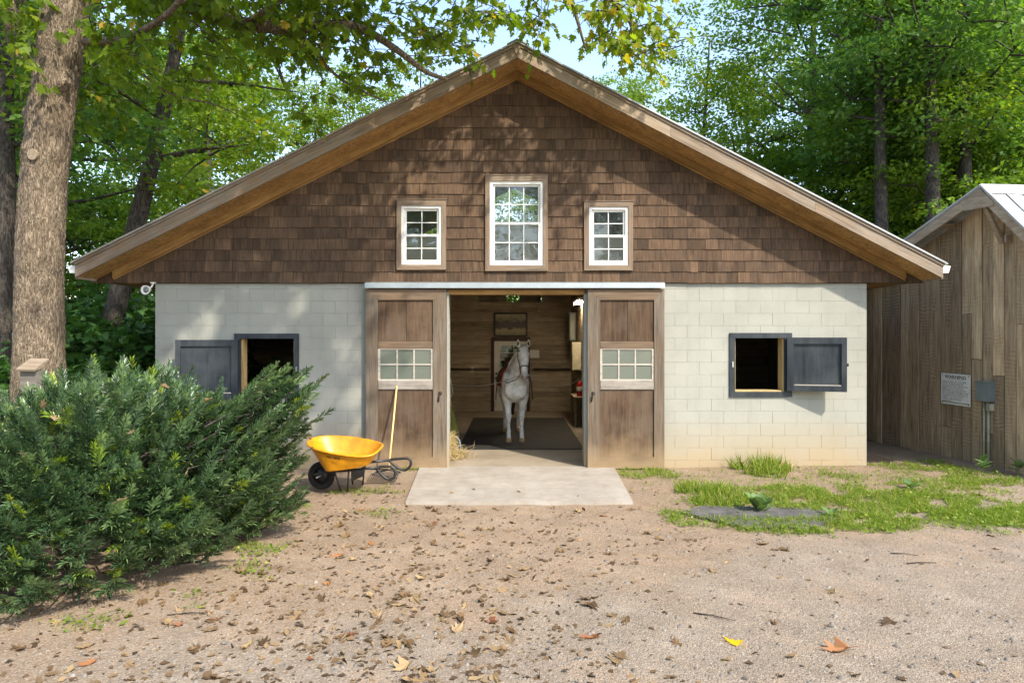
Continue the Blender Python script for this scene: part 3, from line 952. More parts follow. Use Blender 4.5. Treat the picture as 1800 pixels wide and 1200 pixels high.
# beam across the top of the back wall
MB().box(IX0, IX1, YI - .06, YI - .004, 3.0, 3.19, .7).build('beam', M['intboard'], barn)
for xx, nm in ((IX0, 'partition_wall'), (IX1, 'partition_wall')):
    s = -1 if xx < 0 else 1
    mb = MB(); mb.box(min(xx, xx + s * .06), max(xx, xx + s * .06), yb + .01, YI + .1, 0.0, 3.56, .5)
    pw = mb.build(nm, M['intboardy'], barn)
    z = .02
    while z < 3.5:
        MB().box(min(xx - s * .016, xx - s * .001), max(xx - s * .016, xx - s * .001), yb + .02, YI - .08, z + .003, min(z + .2, 3.54) - .003).build('board', M['intboardy'], pw)
        z += .2
# stalls behind the two shutters: boarded back wall and dark rubber bedding
for a, b in ((XL + .2, IX0 - .07), (IX1 + .07, XR - .2)):
    mb = MB(); mb.box(a, b, 15.0, 15.05, 0.0, 3.56, .4)
    st = mb.build('stall_wall', M['intboard'], barn)
    z = .02
    while z < 3.5:
        MB().bbox(a, b, 14.975, 14.999, z + .003, min(z + .19, 3.55) - .003, .006).build('board', M['intboard'], st)
        z += .19
    MB().box(a + .02, b - .02, 13.2, 14.96, .0, 1.05, .4).build('stall_bench', M['rubber'], barn)
    mb = MB(); mb.box(a + .05, b - .05, yb + .1, 13.15, .004, .06, .5)
    mb.build('bedding', M['rubber'], barn)
# back door
bd = MB()
gx0, gx1, gz0, gz1 = -.34, .25, 1.30, 1.92
for a, b, c, d in ((DX0, gx0, .015, DZ - .03), (gx1, DX1, .015, DZ - .03), (gx0, gx1, .015, gz0), (gx0, gx1, gz1, DZ - .03)):
    bd.box(a, b, YI + .0, YI + .045, c, d, .5)
bdo = bd.build('back_door', M['doorwhite'], barn)
mb = MB()
for i in range(1, 3):
    xx = gx0 + (gx1 - gx0) * i / 3; mb.box(xx - .009, xx + .009, YI + .01, YI + .035, gz0, gz1, .5)
for j in range(1, 3):
    zz = gz0 + (gz1 - gz0) * j / 3; mb.box(gx0, gx1, YI + .011, YI + .034, zz - .009, zz + .009, .5)
mb.build('muntin', M['doorwhite'], bdo)
for i in range(3):
    for j in range(3):
        a, b = gx0 + (gx1 - gx0) * i / 3, gx0 + (gx1 - gx0) * (i + 1) / 3
        c, d = gz0 + (gz1 - gz0) * j / 3, gz0 + (gz1 - gz0) * (j + 1) / 3
        MB().add([(a, YI + .02, c), (b, YI + .02, c), (b, YI + .02, d), (a, YI + .02, d)], [(0, 1, 2, 3)]).build('pane', M['glass'], bdo)
mb = MB()
mb.ball((DX0 + .06, YI - .05, .98), .032); mb.disc((DX0 + .06, YI - .012, 1.11), (0, 1, 0), .03, .02); mb.tube([(DX0 + .06, YI - .05, .98), (DX0 + .06, YI, .98)], .015)
mb.build('door_knob', M['rust'], bdo, True)
mb = MB()
mb.bbox(DX0 - .09, DX0 - .001, YI - .03, YI + .06, 0, DZ + .09, .008, .5); mb.bbox(DX1 + .001, DX1 + .09, YI - .03, YI + .06, 0, DZ + .09, .008, .5)
mb.bbox(DX0 - .001, DX1 + .001, YI - .031, YI + .06, DZ - .02, DZ + .089, .008, .5)
mb.build('door_frame', M['maroon'], bdo)

# --- barn floodlight under the left eave
fl = thing('floodlight', (wx(258), YW - .05, 2.96), 'small round white floodlight under the eave at the wall corner above the yew', 'floodlight')
c = at(257, 509, 11.05)
mb = MB()
mb.rings([(c + Vector((0, .10, .02)), (.03, 0, 0), (0, 0, .03)), (c + Vector((0, .06, .01)), (.05, 0, 0), (0, 0, .05)), (c + Vector((0, -.02, -.005)), (.075, 0, 0), (0, 0, .075)),
          (c + Vector((0, -.03, -.008)), (.078, 0, 0), (0, 0, .078)), (c + Vector((0, -.028, -.008)), (.062, 0, 0), (0, 0, .062)), (c + Vector((0, .02, 0)), (.03, 0, 0), (0, 0, .03))], 20, .5)
mb.build('lamp_head', M['white_metal'], fl, True)
mb = MB(); mb.ball(c + Vector((0, -.012, -.005)), (.048, .025, .048)); mb.build('lens', M['dusty'], fl, True)
mb = MB(); mb.tube([c + Vector((0, .06, .02)), c + Vector((.05, .07, .05)), c + Vector((.07, .08, .10))], .014); mb.disc(c + Vector((.07, .08, .115)), (0, 0, 1), .045, .02)
mb.build('bracket', M['white_metal'], fl, True)
# ------------------------------------------------------------------ plank shed on the right
def shx(y): return 7.95 - .1 * (y - 10.8)          # x of the gable wall at depth y
SD = Vector((-.1, 1, 0)).normalized()              # along the wall, away from the camera
SN = Vector((-1, -.1, 0)).normalized()             # outwards, towards the barn
shed = thing('plank_shed', (shx(12.5), 12.5, 0), 'grey weathered plank shed with a ribbed tin roof beside the barn', 'shed')
RY, RZ = 10.87, 4.56                               # ridge
def rakez(y):                                      # underside of the roof over the wall
    return RZ - .06 - (y - RY) * .345 if y > RY else RZ - .06 - (RY - y) * 1.0
edges = [15.6, 15.25, 14.98, 14.72, 14.42, 14.15, 13.86, 13.58, 13.3, 13.05, 12.78, 12.5, 12.22, 11.97, 11.72, 11.5, 11.27, 11.05, 10.83, 10.6, 10.36, 10.1, 9.8]
mb = MB()
w0, w1 = Vector((shx(15.6), 15.6, 0)), Vector((shx(9.7), 9.7, 0))
for a, b in ((15.6, 13.2), (13.2, RY), (RY, 10.3), (10.3, 9.7)):
    p, q = Vector((shx(a), a, 0)) - SN * .012, Vector((shx(b), b, 0)) - SN * .012
    o = -SN * .05
    za, zb = max(rakez(a), 2.4), max(rakez(b), 2.4)
    mb.add([p + Vector((0, 0, -.1)), q + Vector((0, 0, -.1)), q + Vector((0, 0, zb)), p + Vector((0, 0, za)),
            p + o + Vector((0, 0, -.1)), q + o + Vector((0, 0, -.1)), q + o + Vector((0, 0, zb)), p + o + Vector((0, 0, za))],
           [(0, 1, 2, 3), (4, 7, 6, 5), (3, 2, 6, 7), (0, 4, 5, 1)], .05)
shedwall = mb.build('gable_wall', M['doorpanel'], shed)
def plank(y0, y1, z0, z1a, z1b, proud, th=.022, tone=None):
    """vertical board from depth y0 (far) to y1 (near); the top follows the rake"""
    p, q = Vector((shx(y0), y0, 0)) + SN * proud, Vector((shx(y1), y1, 0)) + SN * (proud + U(-.004, .004))
    i = -SN * th
    j0, j1 = U(-.006, .006), U(-.006, .006)
    vs = [p + Vector((0, 0, z0 + j0)), q + Vector((0, 0, z0 + j1)), q + Vector((0, 0, z1b)), p + Vector((0, 0, z1a))]
    vs += [v + i for v in vs]
    MB().add(vs, [(0, 1, 2, 3), (4, 7, 6, 5), (0, 4, 5, 1), (1, 5, 6, 2), (2, 6, 7, 3), (3, 7, 4, 0)], tone).build('plank', M['plank'], shedwall)
random.seed(21)
for i, (a, b) in enumerate(zip(edges, edges[1:])):
    pr = .014 + (.010 if i % 2 else 0)
    ex = -.009
    y0, y1 = a + ex, b - ex
    t0, t1 = rakez(y0) - .02, rakez(y1) - .02
    base = -.03 + U(-.02, .03)
    cuts = []
    if i in (12, 16): cuts = [.55]
    if i in (14, ): cuts = [2.55]
    if i in (15, 17): cuts = [U(1.5, 1.9)]
    if i == 19: cuts = [2.35]
    lo = base
    for cz in cuts:
        plank(y0, y1, lo, cz, cz, pr)
        lo = cz + .008
        pr += .003
    plank(y0, y1, lo, t0, t1, pr)
random.seed(8)
# far and near eave lines of the roof; the roof overhangs the gable wall by 0.4 m
OV = .40
def rp(y, dz, ov=OV): return Vector((shx(y), y, 0)) + SN * ov + Vector((0, 0, rakez(y) + .06 + dz))
def roofsheet(ya, yb_, name):
    mb = MB()
    L = Vector((6.5, .65, 0))
    A, B = rp(ya, .0), rp(yb_, .0)
    t = Vector((0, 0, .03))
    vs = [A, B, B + L, A + L, A + t, B + t, B + L + t, A + L + t]
    mb.add(vs, [(0, 1, 2, 3), (4, 7, 6, 5), (0, 4, 5, 1), (1, 5, 6, 2), (2, 6, 7, 3), (3, 7, 4, 0)], .5)
    o = mb.build(name, M['tin'], shed)
    for k in range(0, 22):
        s = L * (k * .3 / L.length)
        MB().beam(A + s + t * 1.3, B + s + t * 1.3, .035, .03, (0, 0, 1), .6).build('rib', M['tin'], o)
    return o
roofsheet(RY, 15.9, 'roof_slope')
roofsheet(RY, 9.35, 'roof_slope')
rc = MB()
for ys_ in (11.05, 10.69):
    L = Vector((6.5, .65, 0)); A, B = rp(RY, .05), rp(ys_, .05)
    rc.add([A, B, B + L, A + L, A + Vector((0, 0, .012)), B + Vector((0, 0, .012)), B + L + Vector((0, 0, .012)), A + L + Vector((0, 0, .012))],
           [(0, 1, 2, 3), (4, 7, 6, 5), (0, 4, 5, 1), (1, 5, 6, 2), (2, 6, 7, 3), (3, 7, 4, 0)], .7)
rc.build('ridge_cap', M['tin'], shed)
# barge boards, gusset, lookouts, brace
MB().beam(rp(RY + .04, -.085, OV - .02), rp(15.85, -.085, OV - .02), .035, .15, (0, 0, 1), .85).build('barge_board', M['planky'], shed)
MB().beam(rp(RY - .04, -.085, OV - .02), rp(9.4, -.085, OV - .02), .035, .15, (0, 0, 1), .8).build('barge_board', M['planky'], shed)
g0, g1, g2 = rp(RY, -.02, OV + .012), rp(RY + .34, -.02, OV + .012), rp(RY - .26, -.02, OV + .012)
low = min(g1.z, g2.z) - .04
poly = [g0, g2, Vector((g2.x, g2.y, low - .02)), Vector((g1.x, g1.y, low + .01)), g1]
MB().add(poly + [p - SN * .03 for p in poly], [(0, 1, 2, 3, 4), (9, 8, 7, 6, 5)] + [(i, i + 5, (i + 1) % 5 + 5, (i + 1) % 5) for i in range(5)], .7).build('gusset', M['planky'], shed)
MB().beam(rp(RY + .02, -.16, OV - .04), Vector((shx(10.86), 10.86, 3.67)) + SN * .02, .05, .09, (0, 1, 0), .8).build('brace', M['plankx'], shed)
for yy in (11.9, 13.3, 14.6):
    MB().beam(rp(yy, -.09, OV - .04), Vector((shx(yy), yy, rakez(yy) - .03)) - SN * .1, .09, .08, (0, 0, 1), .6).build('lookout', M['plankx'], shed)
MB().beam(Vector((shx(10.75), 10.72, 3.72)) + SN * .10, Vector((9.6, 10.9 - .35, 3.70)), .06, .13, (0, 0, 1), .8).build('eave_beam', M['plankx'], shed)
# front wall beyond the corner, mostly out of frame
# ------------------------------------------------------------------ sign, electrical box on the shed
def text_mesh(body, size, align='LEFT', shear=0, spacing=1.0, bold=0.0, line=1.0):
    cu = bpy.data.curves.new('lettering', 'FONT')
    cu.body = body
    cu.size = size
    cu.align_x = align
    cu.space_character = spacing
    cu.space_line = line
    cu.offset = bold
    cu.resolution_u = 2
    o = bpy.data.objects.new('lettering', cu)
    C.objects.link(o)
    dg = bpy.context.evaluated_depsgraph_get()
    me = bpy.data.meshes.new_from_object(o.evaluated_get(dg))
    bpy.data.objects.remove(o)
    return me
def place_text(me, origin, ux, uz, name, m, parent):
    n = len(me.vertices)
    co = np.zeros(n * 3, np.float32); me.vertices.foreach_get('co', co)
    co = co.reshape(-1, 3)
    P = np.array(origin)[None] + co[:, 0:1] * np.array(ux)[None] + co[:, 1:2] * np.array(uz)[None]
    me.vertices.foreach_set('co', P.astype(np.float32).ravel())
    a = me.attributes.new('tone', 'FLOAT', 'FACE')
    me.materials.clear()
    me.update()
    return link(name, me, m, parent)
def on_shed(px, py, off=.04):
    """point on the shed wall (offset outwards) seen at a photo pixel"""
    k = (px - 900) / F
    y = (7.95 + 1.08 - off) / (k + .1)
    return Vector((k * y, y, H + (595 - py) * y / F))
A, B, D = on_shed(1655, 655, .05), on_shed(1706, 660, .05), on_shed(1655, 708, .05)
sg = thing('warning_sign', (A + B) / 2 - Vector((0, 0, (A - D).z)), 'white WARNING notice board screwed to the shed planks', 'sign')
ux = (B - A); W_ = Vector((ux.x, ux.y, 0)).length
ud = Vector((ux.x, ux.y, 0)).normalized()
tilt = Vector((0, 0, (B.z - A.z) / W_))
ud2 = (ud + tilt * .4).normalized()
uz = Vector((0, 0, 1))
HH = (A - D).z
ctr = A + ud2 * W_ / 2 - uz * HH / 2
MB().obox(ctr, ud2 * W_ / 2, SN * .006, uz * HH / 2, .5).build('board', M['signwhite'], sg)
f0 = A + SN * .0075
body = ["UNDER GEORGIA LAW, AN EQUINE", "ACTIVITY SPONSOR OR EQUINE", "PROFESSIONAL IS NOT LIABLE FOR AN", "INJURY TO OR THE DEATH OF A", "PARTICIPANT IN EQUINE ACTIVITIES",
        "RESULTING FROM THE INHERENT RISKS", "OF EQUINE ACTIVITIES, PURSUANT TO", "CHAPTER 12 OF TITLE 4 OF THE", "OFFICIAL CODE OF GEORGIA", "ANNOTATED."]
t = text_mesh('WARNING', HH * .155, 'CENTER', 0, 1.0, .0018)
place_text(t, f0 + ud2 * W_ * .5 - uz * HH * .155, ud2 * (W_ / .56), uz, 'heading', M['ink'], sg)
t = text_mesh('\n'.join(body), HH * .062, 'LEFT', 0, 1.0, .0003, 1.12)
wid = max(v.co.x for v in t.vertices)
place_text(t, f0 + ud2 * W_ * .045 - uz * HH * .285, ud2 * (W_ * .9 / wid), uz, 'small_print', M['ink'], sg)
mb = MB(); mb.obox(f0 + ud2 * W_ * .5 - uz * HH * .185, ud2 * W_ * .3, SN * .0006, uz * .002, .5); mb.build('underline', M['ink'], sg)
mb = MB(); mb.obox(f0 + ud2 * W_ * .5 - uz * HH * .93 - SN * .002, ud2 * W_ * .49, SN * .001, uz * HH * .022, .3); mb.build('footer_bar', M['conduit'], sg)
for u_, v_ in ((.05, .05), (.95, .05), (.95, .95), (.05, .95)):
    MB().disc(f0 + ud2 * W_ * u_ - uz * HH * v_, SN, .010, .006, 10).build('screw', M['rust'], sg)

A, B, D = on_shed(1710, 671, .14), on_shed(1743, 672, .14), on_shed(1710, 704, .14)
eb = thing('electrical_box', Vector((A.x, A.y, 0)), 'grey electrical box with two conduits on the shed planks', 'electrical box')
cx = (A + B) / 2; wd = (B - A).length; ht = (A - D).z
ctr = cx - Vector((0, 0, ht / 2)) - SN * .06
wd = .26
bm_ = MB(); bm_.obox(ctr, SD * wd / 2, SN * .06, uz * ht / 2, .5)
bx = bm_.build('enclosure', M['boxgrey'], eb)
MB().obox(ctr + SN * .063, SD * (wd / 2 + .006), SN * .005, uz * (ht / 2 - .004), .7).build('cover', M['boxgrey'], bx)
MB().obox(ctr + SN * .01 + uz * (ht / 2 + .008), SD * (wd / 2 + .014), SN * .075, uz * .008, .6).build('rain_hood', M['boxgrey'], bx)
for s, rr in ((.055, .017), (-.035, .02)):
    p = ctr - uz * ht / 2 + SD * s - SN * .025
    mb = MB(); mb.tube([p, Vector((p.x, p.y, .6)), Vector((p.x, p.y, -.06))], rr, 10)
    cd = mb.build('conduit', M['conduit'], eb, True)
    for zz in (.95, .45): MB().disc((p.x, p.y, zz), (0, 0, 1), rr + .006, .03, 10).build('coupling', M['conduit'], cd)
p = ctr - uz * (ht / 2 + .09) - SD * .085 - SN * .02
MB().obox(p, SD * .035, SN * .04, uz * .055, .5).build('outlet_box', M['cream'], eb)
MB().obox(p - SD * .0 + SN * .05, SD * .03, SN * .009, uz * .045, .5).build('outlet_cover', M['galv'], eb)

# ------------------------------------------------------------------ things inside the aisle
mb = MB()
mx0, mx1, my0, my1 = -1.03, 1.386, 12.9, 18.0
ym = (my0 + my1) / 2
mt = thing('rubber_mat', (0, my0, 0), 'black rubber mat covering the aisle floor under the horse', 'mat')
for k, (a, b) in enumerate(((my0, 14.55), (14.556, 16.28), (16.286, my1))):
    MB().box(mx0, mx1 + U(-.006, .006), a, b, .001, .017).build('mat_section', M['rubber'], mt)

fp = thing('framed_picture', (-.04, YI - .02, 2.17), 'dark framed hunting picture hanging above the white back door', 'picture')
px0, px1, pz0, pz1 = -.53, .45, 2.19, 2.89
def picmat():
    m, nt, p = newmat('hunt_picture')
    tc = N(nt, 'TexCoord'); o = tc.outputs['Object']
    sep = N(nt, 'SeparateXYZ'); nt.links.new(o, sep.inputs[0])
    zz = math_(nt, 'DIVIDE', math_(nt, 'SUBTRACT', sep.outputs[2], pz0), pz1 - pz0)
    n1 = noise_(nt, o, 9, 5, .6)
    c = ramp(nt, math_(nt, 'ADD', zz, math_(nt, 'MULTIPLY', math_(nt, 'SUBTRACT', n1, .5), .5)),
             [(.12, (.20, .16, .05)), (.28, (.30, .25, .11)), (.36, (.055, .04, .022)), (.6, (.05, .032, .02)), (.72, (.22, .20, .11)), (.95, (.36, .33, .20))])
    c = mix(nt, math_(nt, 'MULTIPLY', ramp(nt, noise_(nt, o, 16, 3), [(.58, (0, 0, 0)), (.66, (1, 1, 1))]), .5), c, (.12, .018, .012))
    nt.links.new(c, p.inputs['Base Color']); p.inputs['Roughness'].default_value = .3
    return m
M['picture'] = picmat()
MB().box(px0 + .03, px1 - .03, YI - .026, YI - .006, pz0 + .03, pz1 - .03, .5).build('print', M['picture'], fp)
fr = MB()
w = .045
for a, b, c, d in ((px0, px0 + w, pz0, pz1), (px1 - w, px1, pz0, pz1), (px0 + w, px1 - w, pz0, pz0 + w), (px0 + w, px1 - w, pz1 - w, pz1)):
    fr = MB().bbox(a, b, YI - .045, YI - .005, c, d, .008); fr.build('frame_side', M['black'], fp)
nb = MB().box(.52, .80, YI - .02, YI - .004, 1.57, 1.80, .5).build('notice_card', M['signwhite'])
tag(nb, 'small white card on the board wall beside the back door', 'card')
ou = MB().bbox(-1.21, -1.11, YI - .02, YI - .004, 1.15, 1.29, .006).build('outlet_plate', M['vinyl'])
tag(ou, 'small white outlet plate on the board wall by the wooden rail', 'outlet')
for a, b, lab in ((-1.82, -.65, 'dark wooden rail on the back wall left of the door by the outlet'), (.62, 1.72, 'dark wooden rail on the back wall behind the tie rope')):
    rl = thing('wall_rail', (a, YI - .08, 1.2), lab, 'rail')
    MB().tube([(a, YI - .09, 1.24), (b, YI - .09, 1.24)], .022, 8).build('bar', M['leather'], rl, True)
    for xx in (a + .06, b - .06): MB().box(xx - .02, xx + .02, YI - .09, YI - .004, 1.215, 1.26).build('bracket', M['rust'], rl)
# lit tube fixture high on the right-hand wall
ft = thing('tube_light', (1.5, 16.5, 3.1), 'lit twin tube light fixture high on the right side of the aisle', 'light')
MB().box(1.52, 1.73, 15.55, 16.85, 3.02, 3.08, .5).build('housing', M['white_metal'], ft)
for xx in (1.57, 1.67):
    MB().tube([(xx, 15.58, 2.995), (xx, 16.82, 2.995)], .019, 10).build('tube', M['tube'], ft, True)
# cupboard and breaker panel on the right wall, bench and extinguisher
cb = thing('wall_cabinet', (1.63, 17.0, 1.34), 'cream metal cabinet on the right wall above the fire extinguisher', 'cabinet')
MB().box(1.52, 1.732, 16.9, 17.5, 1.34, 2.04, .5).build('body', M['cream'], cb)
MB().bbox(1.515, 1.735, 16.885, 16.899, 1.345, 2.035, .004).build('side_panel', M['cream'], cb)
bp = thing('wall_panel', (1.6, 18.6, 2.05), 'tall grey panel box high on the right wall of the aisle', 'panel box')
MB().box(1.57, 1.732, 18.3, 18.7, 2.08, 2.84, .5).build('body', M['boxgrey'], bp)
MB().box(1.6, 1.70, 18.29, 18.299, 2.12, 2.80, .8).build('door', M['cream'], bp)
bn = thing('wooden_bench', (1.6, 16.6, 0), 'small wooden bench along the right wall carrying the fire extinguisher', 'bench')
MB().bbox(1.48, 1.73, 16.1, 17.2, .70, .735, .006).build('top', M['intboardy'], bn)
for yy in (16.14, 17.12):
    for xx in (1.5, 1.69): MB().box(xx, xx + .045, yy, yy + .045, 0, .70).build('leg', M['intboardy'], bn)
fe = thing('fire_extinguisher', (1.64, 16.35, .735), 'red fire extinguisher standing on the wooden bench inside the aisle', 'extinguisher')
ex, ey = 1.64, 16.35
MB().rings([((ex, ey, z), (r, 0, 0), (0, r, 0)) for z, r in ((.735, .062), (.75, .068), (1.02, .068), (1.06, .058), (1.09, .03), (1.10, .022))], 18).build('cylinder', M['red'], fe, True)
MB().rings([((ex, ey, z), (r, 0, 0), (0, r, 0)) for z, r in ((.86, .0685), (.862, .0695), (.96, .0695), (.962, .0685))], 18).build('label_band', M['signwhite'], fe, True)
mb = MB(); mb.box(ex - .02, ex + .02, ey - .02, ey + .02, 1.10, 1.14); mb.beam((ex, ey, 1.14), (ex - .11, ey - .02, 1.19), .02, .015)
mb.build('valve', M['black'], fe)
MB().tube([(ex + .02, ey, 1.12), (ex + .07, ey - .03, 1.08), (ex + .085, ey - .03, .95), (ex + .08, ey - .03, .84)], .012, 8).build('hose', M['black'], fe, True)
# yellow board leaning inside the left jamb, halter, broom
yb_ = MB().obox((-1.62, 16.6, 1.85), (.035, 0, 0), (0, .02, 0), (.0, .0, .45)).build('yellow_level', M['yellow'])
tag(yb_, 'long yellow level hanging just inside the left door jamb', 'level')
ht_ = MB()
ht_.tube([(-1.335, 14.2 , 1.36), (-1.30, 14.2, 1.25), (-1.27, 14.2, 1.10), (-1.245, 14.2, .98), (-1.275, 14.2, .93), (-1.31, 14.2, .98), (-1.32, 14.2, 1.12)], .016, 8)
ho = ht_.build('halter', M['rope'], None, True)
tag(ho, 'pale rope halter hanging inside the left door jamb', 'halter')
bo = thing('corn_broom', (-1.27, 14.6, 0), 'corn broom with lime bristles leaning inside the left door jamb', 'broom')
MB().tube([(-1.40, 14.9, 1.35), (-1.34, 14.75, .62)], .014, 8).build('handle', M['ash'], bo, True)
MB().rings([((-1.34, 14.75, .64), (.02, 0, 0), (0, .02, 0)), ((-1.325, 14.72, .5), (.06, 0, 0), (0, .03, 0)), ((-1.28, 14.62, .12), (.13, 0, 0), (0, .04, 0)), ((-1.27, 14.6, .02), (.135, 0, 0), (0, .035, 0))], 14).build('bristles', M['lime'], bo, True)
hb = thing('hay_bale', (-1.4, 12.2, 0), 'small hay bale just inside the left door jamb', 'hay bale')
vs = MB().box(-1.75, -1.07, 11.85, 12.3, .0, .4)
vs.build('packed_hay', M['hay'], hb)
for xx in (-1.58, -1.25): MB().box(xx, xx + .012, 11.845, 12.305, .0, .405).build('twine', M['blue'], hb)
n = 2600
hp = np.stack([rng.normal(-1.08, .16, n), rng.normal(12.05, .2, n), np.abs(rng.normal(0, .06, n)) + .01], 1)
k = rng.random(n) < .45
hp[k] = np.stack([rng.uniform(-1.2, -1.05, k.sum()), rng.uniform(11.83, 12.32, k.sum()), rng.uniform(.02, .42, k.sum())], 1)
hp = hp[(hp[:, 1] > 11.75) | (hp[:, 2] > .02)]
ax = norm(rng.normal(size=(len(hp), 3)) * [1, 1, .45])
STRAW_V = [(-.02, 0, 0), (.02, 0, 0), (.015, 1, .1), (-.015, 1, .1)]
v, f, t = scatter(STRAW_V, [(0, 1, 2, 3)], hp, ax, norm(rng.normal(size=(len(hp), 3))), rng.uniform(.05, .16, len(hp)), rng.random(len(hp)))
lh = link('loose_hay', np_mesh('loose_hay', v, f, t), M['hay'])
tag(lh, 'loose hay spilling beside the bale in the doorway', 'hay', kind='stuff')
hs_ = MB().tube([(-1.12, 12.42, .33), (-1.03, 12.45, .32), (-.97, 12.45, .24), (-.95, 12.42, .12), (-.98, 12.4, .02), (-1.1, 12.42, .02)], .016, 8).build('blue_hose', M['blue'], None, True)
tag(hs_, 'short blue hose looped beside the hay in the doorway', 'hose')

# ------------------------------------------------------------------ horse
HX, HY, HR = .07, 13.76, R(2.6)
horse = thing('horse', (HX, HY, .017), 'white horse standing saddled in the barn doorway facing out', 'horse', rotz=HR)
def coatmat():
    m, nt, p = newmat('white_coat')
    tc = N(nt, 'TexCoord'); o = tc.outputs['Object']
    c = ramp(nt, noise_(nt, o, 7, 5, .65), [(.3, (.52, .49, .44)), (.6, (.88, .86, .82)), (.8, (.93, .92, .89))])
    sep = N(nt, 'SeparateXYZ'); nt.links.new(o, sep.inputs[0])
    # grey skin at the muzzle, knees a little darker (coat markings)
    k = N(nt, 'VectorMath', operation='DISTANCE'); nt.links.new(o, k.inputs[0]); k.inputs[1].default_value = (.15, -.66, 1.33)
    kk = ramp(nt, k.outputs['Value'], [(.05, (.8, .8, .8)), (.17, (0, 0, 0))])
    c = mix(nt, kk, c, (.26, .21, .18))
    nt.links.new(c, p.inputs['Base Color'])
    p.inputs['Roughness'].default_value = .7
    p.inputs['Specular IOR Level'].default_value = .25
    bump(nt, p, noise_(nt, o, 120, 2), .15, .003)
    return m
M['coat'] = coatmat()
hb_ = MB()
def ringY(y, z, rx, rz, x=0): return ((x, y, z), (rx, 0, 0), (0, 0, rz))
hb_.rings([ringY(-.25, 1.12, .07, .09), ringY(-.23, 1.12, .15, .17), ringY(-.14, 1.13, .225, .27), ringY(.0, 1.14, .262, .34), ringY(.25, 1.19, .27, .37), ringY(.6, 1.18, .30, .36),
           ringY(1.0, 1.17, .315, .345), ringY(1.35, 1.21, .30, .325), ringY(1.6, 1.24, .255, .28), ringY(1.74, 1.24, .15, .17)], 24)
def ringD(c, d, rx, rd):
    d = Vector(d).normalized()
    x = Vector((1, 0, 0))
    x = (x - d * x.dot(d)).normalized()
    return (c, x * rx, d.cross(x) * rd)
hb_.rings([ringD((0, .14, 1.28), (0, -.5, 1), .20, .34), ringD((.015, .0, 1.45), (0, -.6, 1), .155, .29), ringD((.05, -.12, 1.62), (.1, -.6, 1), .118, .22), ringD((.09, -.24, 1.78), (.1, -.6, 1), .092, .165),
           ringD((.125, -.33, 1.89), (.1, -.8, .8), .08, .125), ringD((.135, -.38, 1.94), (.1, -.9, .5), .06, .08)], 20)
# head: poll, forehead, eyes, cheek, nose, muzzle
hd = (.02, -.26, -1)
hb_.rings([ringD((.135, -.39, 1.965), hd, .055, .06), ringD((.135, -.41, 1.92), hd, .095, .105), ringD((.137, -.445, 1.83), hd, .118, .135), ringD((.14, -.475, 1.755), hd, .122, .145), ringD((.142, -.505, 1.66), hd, .096, .135),
           ringD((.145, -.545, 1.55), hd, .074, .10), ringD((.148, -.58, 1.46), hd, .064, .078), ringD((.15, -.61, 1.39), hd, .068, .075), ringD((.15, -.625, 1.345), hd, .063, .068), ringD((.15, -.63, 1.31), hd, .045, .045)], 20)
for s in (-1, 1):
    # brow ridges and jaws
    hb_.ball((.139 + s * .098, -.505, 1.785), (.03, .035, .03), 10, 7)
    hb_.ball((.139 + s * .065, -.42, 1.70), (.045, .07, .09), 10, 7)
    hb_.ball((.15 + s * .04, -.665, 1.365), (.024, .022, .03), 8, 6)
    # front leg
    L = [(.155, .09, 1.08, .135), (.165, .085, .92, .115), (.158, .08, .80, .09), (.145, .085, .66, .063), (.138, .08, .57, .062), (.136, .07, .52, .064), (.135, .08, .455, .047), (.135, .09, .36, .037),
         (.134, .09, .26, .037), (.134, .085, .205, .049), (.134, .07, .16, .044), (.135, .04, .10, .045), (.136, .025, .065, .056)]
    hb_.tube([(s * a, b, c) for a, b, c, r in L], [r for a, b, c, r in L], 16)
    L = [(.16, 1.42, 1.12, .21), (.175, 1.36, .95, .17), (.17, 1.40, .80, .115), (.155, 1.52, .66, .075), (.15, 1.60, .57, .068), (.15, 1.61, .50, .056), (.15, 1.60, .38, .044), (.15, 1.59, .27, .042),
         (.15, 1.585, .20, .052), (.15, 1.55, .12, .047), (.15, 1.53, .065, .056)]
    hb_.tube([(s * a, b, c) for a, b, c, r in L], [r for a, b, c, r in L], 16)
    # pectoral and shoulder
    hb_.ball((s * .105, -.15, 1.09), (.13, .10, .19), 14, 9)
    hb_.ball((s * .19, .08, 1.16), (.095, .19, .28), 14, 9)
body_o = hb_.build('body', M['coat'], horse, True, True)
rm = body_o.modifiers.new('remesh', 'REMESH'); rm.mode = 'VOXEL'; rm.voxel_size = .0135; rm.use_smooth_shade = True
sm = body_o.modifiers.new('smooth', 'SMOOTH'); sm.factor = .5; sm.iterations = 6
dg = bpy.context.evaluated_depsgraph_get()
me2 = bpy.data.meshes.new_from_object(body_o.evaluated_get(dg))
body_o.modifiers.clear()
body_o.data = me2
if len(me2.materials) == 0: me2.materials.append(M['coat'])
me2.polygons.foreach_set('use_smooth', [True] * len(me2.polygons))
